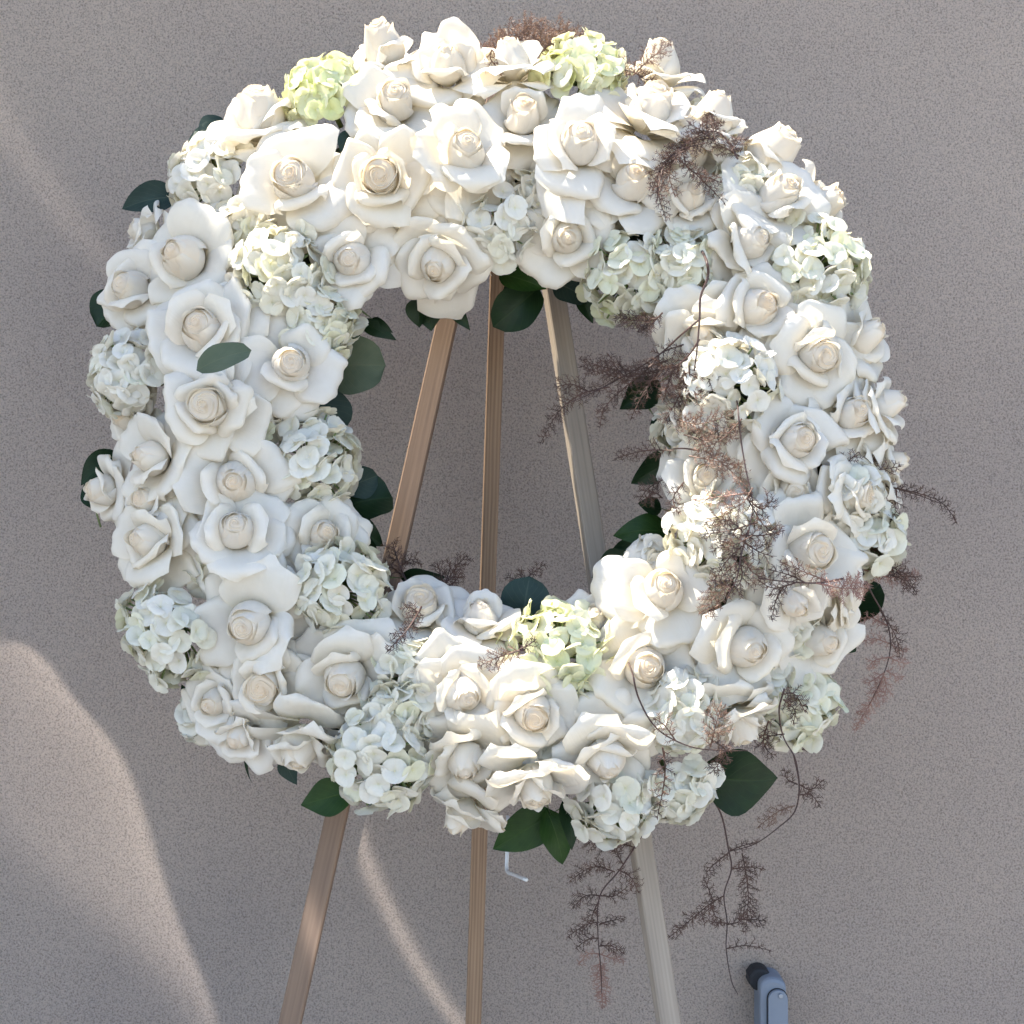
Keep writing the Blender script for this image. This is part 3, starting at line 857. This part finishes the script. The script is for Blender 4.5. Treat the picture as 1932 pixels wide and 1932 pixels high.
E, LM, OL, FR = M['euc'], M['lemon'], M['olive'], M['fresh']
LEAVES = [
    ((428, 292), (372, 246), 66, E, True, {}), ((338, 366), (236, 386), 58, E, False, {}), ((246, 562), (186, 606), 72, LM, True, {}),
    ((368, 694), (472, 656), 50, OL, True, dict(y=-0.215)), ((614, 690), (714, 688), 92, OL, True, dict(lift=0.01)), ((585, 735), (642, 806), 74, E, True, dict(lift=0.0)),
    ((600, 795), (630, 842), 40, LM, False, {}), ((672, 602), (740, 636), 28, LM, False, {}), ((652, 612), (676, 654), 34, LM, False, {}),
    ((806, 556), (812, 616), 56, LM, False, {}), ((836, 556), (880, 614), 30, LM, False, {}), ((1020, 540), (942, 608), 66, LM, True, {}),
    ((940, 512), (1020, 540), 50, FR, False, dict(lift=0.02)), ((1000, 505), (955, 560), 46, LM, False, {}), ((790, 560), (790, 612), 44, LM, False, dict(lift=0.01)), ((700, 600), (735, 625), 20, LM, False, {}), ((600, 790), (640, 850), 44, FR, False, dict(lift=0.01)), ((648, 920), (706, 900), 50, E, True, {}), ((470, 1378), (520, 1420), 34, LM, False, {}), ((1120, 560), (1150, 610), 30, FR, False, {}), ((1250, 960), (1210, 950), 34, LM, False, {}), ((1240, 1030), (1150, 1050), 50, LM, False, {}), ((180, 960), (168, 905), 40, LM, False, {}), ((430, 230), (385, 262), 56, E, True, {}), ((1046, 530), (1104, 560), 52, E, True, {}), ((1092, 552), (1116, 604), 26, LM, False, {}),
    ((1246, 720), (1178, 766), 58, LM, False, {}), ((1282, 856), (1200, 908), 56, LM, False, {}), ((1234, 784), (1274, 838), 46, LM, False, {}),
    ((1268, 998), (1170, 1004), 62, FR, False, {}), ((1200, 1056), (1124, 1086), 64, LM, False, {}), ((1246, 1062), (1172, 1046), 50, LM, False, {}),
    ((984, 1190), (996, 1100), 78, E, True, dict(lift=0.03)), ((752, 1090), (830, 1090), 34, LM, False, {}), ((652, 952), (732, 936), 88, LM, True, dict(lift=0.0)),
    ((652, 980), (718, 1024), 46, LM, False, {}), ((680, 1010), (704, 1062), 34, LM, False, {}), ((222, 850), (158, 906), 48, LM, False, {}),
    ((290, 1166), (266, 1108), 40, LM, False, {}), ((396, 1362), (346, 1300), 40, LM, False, {}), ((396, 1346), (470, 1384), 34, LM, False, {}),
    ((668, 1492), (576, 1516), 66, FR, False, dict(lift=0.02)), ((796, 1486), (698, 1520), 46, E, False, dict(lift=0.01)), ((1046, 1532), (942, 1596), 74, FR, False, dict(lift=0.02)),
    ((1036, 1530), (1064, 1624), 58, FR, False, dict(lift=0.03)), ((1070, 1500), (1080, 1590), 36, LM, False, dict(lift=0.02)), ((1322, 1468), (1456, 1476), 118, LM, False, dict(lift=0.02)),
    ((532, 1420), (554, 1476), 36, E, False, {}), ((465, 1400), (467, 1472), 14, LM, False, dict(roll=1.1)), ((1146, 130), (1172, 114), 22, E, True, {}),
    ((672, 240), (652, 292), 44, E, False, {}), ((1578, 1168), (1652, 1108), 70, LM, True, {}), ((1594, 1212), (1614, 1228), 26, LM, False, {}),
    ((1300, 1290), (1340, 1250), 44, LM, False, {}), ((940, 640), (960, 560), 10, LM, False, dict(roll=1.0)), ((1330, 860), (1280, 900), 44, LM, False, {}),
    ((1420, 560), (1470, 600), 40, LM, False, dict(lift=-0.03)), ((560, 440), (610, 470), 50, LM, False, dict(lift=-0.03)), ((760, 430), (740, 480), 40, LM, False, dict(lift=-0.03)),
    ((350, 560), (400, 560), 50, LM, False, dict(lift=-0.03)), ((700, 1200), (740, 1230), 50, LM, False, dict(lift=-0.03)), ((1320, 1290), (1350, 1330), 44, LM, False, dict(lift=-0.02)),
]
for i, (a, b, w_, mt, rd, o) in enumerate(LEAVES):
    if (a, b) == ((940, 640), (960, 560)):
        continue
    make_leaf(i, a, b, w_, mt, rd, **o)

# ---- dried fern ---------------------------------------------------
def frond_mesh(rg, axis, width, dens=1.0, needle=0.0060):
    """Feathery frond along a smoothed axis (list of Vectors): side branchlets, each set with short needles."""
    VV, FF = [], []
    def strip(p, q, w0, nrm):
        d = (q - p)
        sd = d.cross(nrm)
        if sd.length < 1e-9:
            return
        sd = sd.normalized() * w0
        o_ = len(VV)
        VV.extend([p - sd, p + sd, q + sd * 0.25, q - sd * 0.25])
        FF.append((o_, o_ + 1, o_ + 2, o_ + 3))
    # resample
    cum = [0.0]
    for i in range(1, len(axis)):
        cum.append(cum[-1] + (axis[i] - axis[i - 1]).length)
    Ltot = cum[-1]
    def pos(t):
        x = t * Ltot
        for i in range(1, len(axis)):
            if cum[i] >= x or i == len(axis) - 1:
                f_ = (x - cum[i - 1]) / max(1e-9, cum[i] - cum[i - 1])
                return axis[i - 1].lerp(axis[i], min(1, max(0, f_))), (axis[i] - axis[i - 1]).normalized()
    v_, f_ = tube([pos(t)[0] for t in np.linspace(0, 1, 9)], [0.0009 * (1 - 0.6 * t) for t in np.linspace(0, 1, 9)], 4)
    VV.extend(v_); FF.extend(f_)
    view = Vector((0, -1, 0))
    nb = max(7, int(Ltot / 0.0042 * dens))
    for k in range(nb):
        t = 0.04 + 0.96 * (k + rg.random() * 0.5) / nb
        p, tg = pos(min(1, t))
        side = (1 if k % 2 else -1)
        up = tg.cross(view).normalized() * side
        ang = 0.85 + 0.35 * rg.normal() * 0.5
        dirv = (tg * math.cos(ang) + up * math.sin(ang) + view * 0.38 * rg.normal()).normalized()
        bl = width * (math.sin(math.pi * min(1, 0.16 + 0.80 * t)) ** 0.75) * (0.55 + 0.6 * rg.random())
        if t > 0.93: bl *= 0.6
        q = p + dirv * bl
        strip(p, q, 0.0005, view + Vector(rg.normal(size=3) * 0.3))
        nn = max(4, int(bl / 0.0011))
        for m in range(nn):
            u_ = (m + 0.5) / nn
            pp = p.lerp(q, u_)
            sgn = 1 if m % 2 else -1
            sd = dirv.cross(view).normalized() * sgn
            nd = (dirv * (0.55 + 0.3 * rg.random()) + sd * (0.75 + 0.2 * rg.normal()) + view * 0.6 * rg.normal()).normalized()
            strip(pp, pp + nd * needle * (0.65 + 0.6 * rg.random()) * (1 - 0.35 * u_), 0.00058, Vector(rg.normal(size=3)).normalized())
    return VV, FF

def px_line(pts, lift, ys=None):
    out = []
    for k, p in enumerate(pts):
        y = ys[k] if ys else (p[2] if len(p) > 2 else y_surface(p[0], p[1], lift))
        out.append(at(p[0], p[1], y) - W0)
    return out

def make_sprig(i, stem, fronds, lift=0.05, mat='fern', thick=0.0011):
    """stem: plan polyline; fronds: (polyline, width in plan units, density[, material])."""
    rg = np.random.default_rng(900 + i)
    line = smooth_line(px_line(stem, lift), 6)
    V, F = tube(line, [thick * (1 - 0.55 * k / (len(line) - 1)) for k in range(len(line))], 6)
    sp = mesh_obj('fern_sprig', V, F, M['fern_stem'], wreath)
    for fr in fronds:
        pl, w_, dn = fr[:3]
        mt = M[fr[3]] if len(fr) > 3 else M[mat]
        ax = smooth_line(px_line(pl, lift + 0.004 * rg.normal()), 5)
        V, F = frond_mesh(rg, ax, w_ * K * (2.0 if w_ < 17 else 1.25), dn * (1.2 if w_ < 17 else 0.85))
        mesh_obj('frond', V, F, mt, sp, smooth=False)
    return sp

# hanging sprays hold their own depth in front of the wall
def dz(pts, y0, y1=None):
    y1 = y0 if y1 is None else y1
    n_ = max(1, len(pts) - 1)
    return [(p[0], p[1], y0 + (y1 - y0) * k / n_) for k, p in enumerate(pts)]

SPRIGS = [
    # tuft over the top
    (dz([(1020, 150), (1010, 100), (1030, 60)], 0.06), [
        (dz([(1000, 120), (960, 85), (905, 100)], 0.04, 0.02), 30, 1.4, 'fern_tan'), (dz([(1010, 110), (985, 75), (940, 68)], 0.05), 28, 1.5, 'fern_tan'), (dz([(1015, 110), (1005, 66), (975, 46)], 0.06), 28, 1.5, 'fern_tan'),
        (dz([(1020, 110), (1025, 62), (1020, 36)], 0.03), 30, 1.7, 'fern_tan'), (dz([(960, 100), (985, 60), (1010, 42)], 0.0), 30, 1.7, 'fern_tan'), (dz([(1000, 100), (1040, 60), (1080, 58)], 0.0), 30, 1.7, 'fern_tan'), (dz([(930, 105), (960, 72), (1000, 60)], 0.0), 28, 1.7, 'fern_tan'), (dz([(1010, 100), (1060, 75), (1105, 72)], 0.0), 28, 1.7, 'fern_tan'), (dz([(905, 112), (930, 90), (960, 80)], 0.0), 20, 1.5, 'fern_tan'), (dz([(1030, 110), (1050, 66), (1072, 52)], 0.06), 28, 1.5, 'fern_tan'), (dz([(1035, 110), (1080, 74), (1118, 66)], 0.05), 24, 1.4, 'fern_tan'),
        (dz([(1000, 130), (1030, 90), (1065, 80)], 0.04), 30, 1.5, 'fern'), (dz([(980, 120), (1000, 90), (1045, 70)], 0.05), 30, 1.5, 'fern'), (dz([(930, 90), (925, 110), (948, 140)], -0.03), 18, 1.2)], 0.0, 'fern_tan'),
    (dz([(1100, 100), (1150, 122), (1200, 138)], 0.0, -0.04), [(dz([(1120, 108), (1165, 124), (1190, 140)], 0.0, -0.04), 14, 1.3, 'fern_tan'), (dz([(1195, 142), (1225, 112), (1266, 82)], -0.05, -0.075), 15, 1.4, 'fern_tan'), (dz([(1200, 138), (1218, 150), (1240, 152)], -0.06), 14, 1.2)], 0.0),
    # dark tuft over the upper right roses
    ([(1392, 300), (1370, 262), (1340, 248), (1290, 275), (1245, 320), (1240, 380)], [
        ([(1350, 270), (1345, 240), (1338, 212)], 15, 1.5), ([(1345, 265), (1320, 245), (1300, 232)], 14, 1.3), ([(1395, 295), (1370, 280), (1340, 268)], 22, 1.5), ([(1350, 260), (1300, 268), (1255, 300)], 24, 1.7),
        ([(1330, 270), (1280, 285), (1240, 330)], 26, 1.7), ([(1290, 285), (1250, 310), (1230, 360)], 22, 1.6), ([(1250, 320), (1242, 365), (1258, 418)], 18, 1.5), ([(1290, 290), (1300, 320), (1362, 345)], 18, 1.4),
        ([(1280, 300), (1320, 335), (1368, 384)], 18, 1.4), ([(1270, 290), (1262, 330), (1275, 372)], 20, 1.4, 'fern_tan'), ([(1380, 285), (1390, 270), (1396, 258)], 12, 1.2)], 0.085),
    # long spray reaching into the opening
    ([(1318, 462, -0.03), (1332, 490), (1336, 520), (1322, 560), (1320, 600), (1316, 650), (1310, 700)], [], 0.095),
    ([(1318, 604), (1285, 632), (1240, 672), (1180, 708), (1120, 740), (1070, 762)], [
        (dz([(1290, 690), (1230, 700), (1165, 712), (1095, 690)], -0.12, -0.06), 26, 1.6), (dz([(1260, 680), (1190, 700), (1130, 690), (1092, 676)], -0.10, -0.05), 22, 1.5), (dz([(1180, 712), (1160, 690), (1148, 668)], -0.09), 20, 1.4),
        (dz([(1230, 690), (1180, 730), (1140, 770), (1132, 808)], -0.10, -0.06), 18, 1.5), (dz([(1150, 730), (1100, 742), (1055, 775), (1020, 836)], -0.08, -0.04), 20, 1.6), (dz([(1110, 740), (1080, 725), (1048, 730)], -0.06), 14, 1.3),
        (dz([(1250, 690), (1215, 740), (1190, 790)], -0.10), 20, 1.4), (dz([(1290, 650), (1250, 665), (1228, 690)], -0.11), 18, 1.4), (dz([(1310, 660), (1270, 700), (1252, 760)], -0.12), 26, 1.7), (dz([(1300, 700), (1285, 740), (1252, 800)], -0.12), 24, 1.6)], 0.07),
    ([(1320, 640), (1300, 670), (1270, 700), (1255, 740)], [([(1240, 600), (1210, 606), (1160, 598)], 20, 1.6), ([(1250, 590), (1230, 610), (1205, 628)], 18, 1.5), ([(1300, 690), (1300, 720), (1278, 770)], 26, 1.6), ([(1310, 690), (1335, 715), (1360, 710)], 18, 1.3), ([(1290, 700), (1310, 740), (1340, 750)], 22, 1.4)], 0.075),
    ([(1320, 850), (1285, 846), (1255, 850)], [(dz([(1270, 850), (1215, 850), (1158, 866)], -0.11, -0.07), 22, 1.3), ([(1260, 900), (1225, 920), (1205, 945)], 22, 1.3), ([(1250, 940), (1235, 930), (1215, 945)], 20, 1.2)], 0.06),
    # tan drift over the right-hand side
    ([(1386, 732, -0.06), (1392, 770), (1398, 830), (1408, 890), (1420, 950), (1412, 1010)], [
        ([(1270, 790), (1320, 800), (1385, 780)], 26, 1.5, 'fern_tan'), ([(1290, 820), (1340, 830), (1400, 800)], 24, 1.5), ([(1400, 790), (1360, 830), (1310, 850)], 22, 1.4, 'fern_tan'), ([(1300, 860), (1350, 870), (1400, 880)], 20, 1.4, 'fern_tan'), ([(1330, 850), (1370, 880), (1410, 920)], 24, 1.5, 'fern_tan'),
        ([(1420, 930), (1370, 935), (1310, 945)], 18, 1.3, 'fern_copper'), ([(1420, 920), (1400, 950), (1360, 970)], 20, 1.4, 'fern_tan'), ([(1420, 950), (1440, 960), (1460, 940)], 16, 1.2), ([(1290, 910), (1270, 940), (1280, 970)], 18, 1.2), ([(1410, 940), (1440, 990), (1470, 1010)], 20, 1.3)], 0.085),
    ([(1412, 1000), (1400, 1040), (1390, 1090), (1370, 1130)], [
        ([(1430, 985), (1380, 1000), (1320, 1010)], 22, 1.5), ([(1420, 1010), (1380, 1030), (1340, 1035)], 22, 1.5), ([(1400, 1010), (1440, 1010), (1480, 1000)], 20, 1.4), ([(1400, 1020), (1430, 1040), (1458, 1050)], 20, 1.4), ([(1400, 1030), (1370, 1060), (1345, 1100)], 24, 1.6), ([(1395, 1050), (1400, 1090), (1380, 1120)], 24, 1.6),
        ([(1390, 1060), (1360, 1090), (1335, 1112)], 20, 1.4), ([(1400, 1050), (1420, 1080), (1440, 1090)], 18, 1.4), ([(1380, 1100), (1345, 1130), (1330, 1165)], 16, 1.3, 'fern_tan'), ([(1400, 1000), (1370, 980), (1330, 985)], 20, 1.3, 'fern_tan')], 0.08),
    ([(1590, 1092), (1540, 1100), (1470, 1096), (1430, 1090)], [([(1560, 1096), (1520, 1080), (1470, 1060)], 20, 1.4, 'fern_tan'), ([(1520, 1100), (1490, 1085), (1450, 1075)], 20, 1.4), ([(1500, 1100), (1460, 1110), (1430, 1095)], 18, 1.4), ([(1540, 1100), (1590, 1110), (1640, 1108)], 16, 1.3, 'fern_copper'), ([(1480, 1105), (1465, 1130), (1455, 1170)], 8, 1.2)], 0.08),
    # wiry stem on the right with sprays beyond the outline
    (dz([(1552, 928), (1600, 965), (1638, 975), (1634, 1010), (1612, 1060), (1600, 1090), (1570, 1100)], -0.11), [], 0.0),
    (dz([(1555, 905), (1590, 900), (1650, 912), (1720, 930), (1775, 950)], -0.10, -0.06), [
        (dz([(1660, 915), (1730, 930), (1780, 950), (1806, 988)], -0.08, -0.05), 10, 1.0), (dz([(1560, 905), (1590, 880), (1620, 852)], -0.11), 12, 1.1), (dz([(1600, 905), (1640, 890), (1700, 880)], -0.10), 12, 1.0), (dz([(1630, 908), (1640, 950), (1650, 985)], -0.10), 12, 1.0), (dz([(1660, 912), (1668, 950), (1690, 985)], -0.09), 10, 1.0),
        (dz([(1690, 920), (1690, 950), (1670, 990)], -0.08), 10, 1.0), (dz([(1620, 905), (1645, 930), (1640, 1000)], -0.10), 14, 1.1), (dz([(1650, 910), (1640, 880), (1650, 862)], -0.10), 10, 1.0)], 0.0),
    (dz([(1614, 1052), (1650, 1062), (1700, 1085), (1730, 1120)], -0.09, -0.05), [
        (dz([(1620, 1055), (1670, 1066), (1710, 1085), (1730, 1122)], -0.09, -0.05), 14, 1.2), (dz([(1630, 1075), (1680, 1090), (1735, 1082)], -0.09, -0.05), 12, 1.2, 'fern_copper'), (dz([(1640, 1060), (1660, 1045), (1640, 1030)], -0.09), 12, 1.0), (dz([(1680, 1085), (1705, 1095), (1712, 1118)], -0.07), 9, 1.1)], 0.0),
    (dz([(1618, 1050), (1640, 1110), (1672, 1170), (1680, 1220), (1668, 1270), (1640, 1330)], -0.08, -0.03), [
        (dz([(1660, 1150), (1690, 1200), (1698, 1240)], -0.06), 10, 1.2), (dz([(1674, 1180), (1640, 1164), (1620, 1170)], -0.06), 8, 1.1, 'fern_copper'), (dz([(1680, 1215), (1650, 1205), (1628, 1210)], -0.05), 9, 1.1, 'fern_copper'), (dz([(1680, 1215), (1700, 1228), (1712, 1230)], -0.05), 8, 1.1, 'fern_copper'), (dz([(1676, 1240), (1650, 1246), (1636, 1262)], -0.05), 8, 1.1, 'fern_copper'),
        (dz([(1676, 1240), (1700, 1250), (1715, 1252)], -0.05), 8, 1.1, 'fern_copper'), (dz([(1672, 1265), (1696, 1280), (1704, 1282)], -0.04), 8, 1.1, 'fern_copper'), (dz([(1670, 1268), (1645, 1285), (1630, 1290)], -0.04), 9, 1.1, 'fern_copper'), (dz([(1668, 1270), (1652, 1310), (1628, 1350), (1612, 1378)], -0.04, -0.02), 11, 1.4, 'fern_copper'), (dz([(1668, 1275), (1672, 1300), (1664, 1320)], -0.04), 10, 1.2, 'fern_copper')], 0.0),
    # wiry loops low on the right
    ([(1180, 1240, -0.06), (1192, 1266), (1206, 1320), (1240, 1375), (1300, 1408), (1360, 1416), (1410, 1416)], [([(1275, 1398), (1255, 1370), (1235, 1355)], 12, 1.0, 'fern_tan'), ([(1250, 1410), (1255, 1460), (1240, 1545)], 20, 0.9), ([(1340, 1410), (1350, 1370), (1362, 1330)], 16, 1.3, 'fern_tan'), ([(1350, 1400), (1370, 1420), (1340, 1460)], 14, 1.0)], 0.10),
    ([(1480, 1300), (1470, 1340), (1478, 1390), (1500, 1430), (1508, 1470)], [([(1475, 1310), (1500, 1310), (1520, 1345)], 10, 0.9), ([(1478, 1320), (1500, 1340), (1496, 1368)], 10, 0.9), ([(1480, 1385), (1450, 1390), (1430, 1410)], 12, 0.9), ([(1450, 1360), (1440, 1400), (1460, 1430)], 12, 1.0)], 0.06),
    (dz([(1498, 1425), (1508, 1480), (1500, 1530), (1470, 1560), (1425, 1592), (1378, 1606)], -0.06, -0.045), [
        (dz([(1505, 1420), (1530, 1405), (1545, 1418)], -0.05), 8, 0.9), (dz([(1508, 1480), (1530, 1490), (1555, 1470)], -0.04), 9, 1.1), (dz([(1505, 1500), (1530, 1500), (1548, 1520)], -0.03), 9, 1.1), (dz([(1500, 1520), (1470, 1530), (1430, 1560)], -0.02), 10, 1.1, 'fern_tan'), (dz([(1505, 1480), (1485, 1470), (1480, 1450)], -0.03), 8, 0.9)], 0.0),
    # hanging spray over bare wall
    (dz([(1328, 1486), (1360, 1535), (1374, 1600), (1380, 1640), (1366, 1688), (1372, 1740), (1370, 1790), (1380, 1850), (1392, 1876)], -0.08, 0.02), [
        (dz([(1376, 1608), (1350, 1628), (1330, 1650)], -0.04), 9, 1.2), (dz([(1376, 1606), (1400, 1596), (1432, 1588)], -0.04), 7, 1.1), (dz([(1366, 1690), (1340, 1705), (1310, 1730), (1258, 1772)], -0.03, 0.0), 11, 1.3), (dz([(1345, 1700), (1338, 1680), (1328, 1655)], -0.03), 7, 1.0), (dz([(1340, 1706), (1350, 1730), (1355, 1748)], -0.02), 9, 1.1),
        (dz([(1400, 1610), (1408, 1650), (1412, 1700), (1406, 1760)], -0.04, -0.02), 16, 1.2), (dz([(1380, 1640), (1410, 1636), (1442, 1640)], -0.03), 8, 1.1), (dz([(1370, 1745), (1395, 1738), (1405, 1715)], -0.02), 9, 1.0), (dz([(1400, 1735), (1425, 1735), (1448, 1738)], -0.02), 9, 1.0), (dz([(1370, 1790), (1410, 1784), (1455, 1794)], 0.0), 8, 0.8), (dz([(1372, 1742), (1350, 1740), (1325, 1735)], -0.02), 7, 1.0)], 0.0),
    (dz([(1262, 1500), (1222, 1560), (1170, 1640), (1132, 1690), (1128, 1760), (1134, 1830), (1136, 1890)], -0.08, 0.03), [
        (dz([(1200, 1600), (1165, 1590), (1090, 1582)], -0.05, -0.03), 15, 1.3), (dz([(1175, 1630), (1165, 1610), (1160, 1585)], -0.05), 12, 1.2), (dz([(1160, 1645), (1120, 1635), (1075, 1662)], -0.04), 11, 1.3), (dz([(1165, 1640), (1190, 1655), (1205, 1685)], -0.04), 12, 1.2), (dz([(1135, 1690), (1105, 1690), (1080, 1712)], -0.02), 11, 1.2), (dz([(1134, 1690), (1160, 1690), (1185, 1672)], -0.02), 10, 1.1),
        (dz([(1130, 1740), (1105, 1745), (1070, 1768)], 0.0), 11, 1.3), (dz([(1130, 1745), (1150, 1738), (1180, 1732)], 0.0), 8, 1.2), (dz([(1130, 1770), (1110, 1772), (1085, 1790)], 0.0), 10, 1.3), (dz([(1130, 1785), (1155, 1785), (1178, 1800)], 0.01), 9, 1.2), (dz([(1132, 1800), (1110, 1800), (1090, 1820)], 0.01), 7, 1.1, 'fern_copper'), (dz([(1132, 1800), (1155, 1808), (1178, 1812)], 0.01), 7, 1.2, 'fern_copper'), (dz([(1132, 1810), (1134, 1850), (1138, 1902)], 0.01, 0.03), 12, 1.6, 'fern_copper'), (dz([(1130, 1700), (1120, 1720), (1115, 1740)], -0.01), 9, 1.1)], 0.0),
    # little sprigs on the inner edge and over the lower roses
    ([(770, 1105), (752, 1060), (742, 1030)], [([(760, 1090), (748, 1050), (740, 1022)], 16, 1.4), ([(755, 1070), (770, 1058), (790, 1054)], 12, 1.2), ([(762, 1085), (745, 1075), (735, 1060)], 12, 1.2)], 0.0),
    ([(830, 1140), (842, 1095), (850, 1070)], [([(835, 1120), (850, 1085), (880, 1048)], 16, 1.4), ([(838, 1115), (832, 1085), (825, 1062)], 12, 1.2), ([(842, 1110), (860, 1095), (868, 1080)], 12, 1.2)], 0.0),
    ([(985, 1110), (998, 1092)], [([(985, 1105), (1000, 1085), (1028, 1064)], 9, 1.2), ([(985, 1105), (975, 1095), (955, 1088)], 6, 1.0), ([(990, 1100), (982, 1085), (980, 1074)], 6, 1.0)], 0.01),
    ([(795, 1145), (775, 1180), (745, 1215)], [([(792, 1150), (770, 1185), (732, 1228)], 11, 1.4), ([(790, 1155), (778, 1148), (768, 1140)], 9, 1.1)], 0.11),
    ([(990, 1225), (960, 1234)], [([(985, 1225), (945, 1238), (902, 1258)], 12, 1.3, 'fern_tan'), ([(980, 1225), (1000, 1215), (1012, 1205)], 8, 1.1)], 0.10),
]
for i, sp in enumerate(SPRIGS):
    stem, fr = sp[0], sp[1]
    lift = sp[2] if len(sp) > 2 else 0.05
    mt = sp[3] if len(sp) > 3 else 'fern'
    make_sprig(i, stem, fr, lift, mt, 0.0017 if not fr else 0.0011)

# ------------------------------------------------------------------ conduit fitting on the wall
cond = empty('conduit_fitting', at(1444, 1932, WALL_Y))
tag(cond, 'grey electrical conduit fitting low on the stucco wall, screwed cover', 'conduit')
C0 = cond.location.copy()
s_ = scl(WALL_Y - 0.04)

def slab(name, outline, y_front, y_back, mat, bevel, parent):
    """Extruded outline (x,z pairs in metres, counter-clockwise from the front) with a chamfered front edge."""
    n = len(outline)
    cx_ = sum(p[0] for p in outline) / n; cz_ = sum(p[1] for p in outline) / n
    V = []
    rings = [(1.0, y_back), (1.0, y_front + bevel), (None, y_front + bevel * 0.3), (None, y_front)]
    ins = [0, 0, bevel * 0.35, bevel]
    for (k_, yy), q in zip(rings, ins):
        for p in outline:
            dx, dz_ = p[0] - cx_, p[1] - cz_
            l_ = math.hypot(dx, dz_)
            V.append((p[0] - dx / l_ * q, yy, p[1] - dz_ / l_ * q))
    F = []
    for r_ in range(3):
        for i in range(n):
            F.append((r_ * n + i, r_ * n + (i + 1) % n, (r_ + 1) * n + (i + 1) % n, (r_ + 1) * n + i))
    F.append(tuple(range(3 * n, 4 * n)))
    F.append(tuple(range(n))[::-1])
    return mesh_obj(name, V, F, mat, parent, smooth=False)

def dome_outline(cx_, half, top, bottom, n=12, fl=1.0):
    pts = [(cx_ - half, bottom), (cx_ + half, bottom)]
    for k in range(n + 1):
        th = math.pi * k / n
        pts.append((cx_ + half * math.cos(th), top - half * fl + half * fl * math.sin(th)))
    return pts

u = s_
slab('fitting_body', dome_outline(3 * u, 25 * u, 110 * u, -0.5, 14, 0.75), -0.050, -0.002, M['conduit'], 0.006, cond)
slab('cover_gasket', dome_outline(10.5 * u, 20.0 * u, 91.6 * u, -0.5, 16, 1.0), -0.0515, -0.0492, M['gasket'], 0.0005, cond)
slab('cover_plate', dome_outline(10.8 * u, 18.4 * u, 90 * u, -0.5, 16, 1.0), -0.0570, -0.0505, M['conduit'], 0.0015, cond)
ring = [(15 * u + 5.0 * u * math.cos(2 * math.pi * k / 14), 80 * u + 5.0 * u * math.sin(2 * math.pi * k / 14)) for k in range(14)]
slab('screw', ring, -0.0590, -0.0565, M['screw'], 0.001, cond)
blob = [(-16 * u + 22 * u * math.cos(2 * math.pi * k / 20) * (1 + 0.05 * math.sin(3 * k)), 97 * u + 22 * u * math.sin(2 * math.pi * k / 20)) for k in range(20)]
slab('wall_seal', blob, -0.030, 0.001, M['gasket'], 0.004, cond)
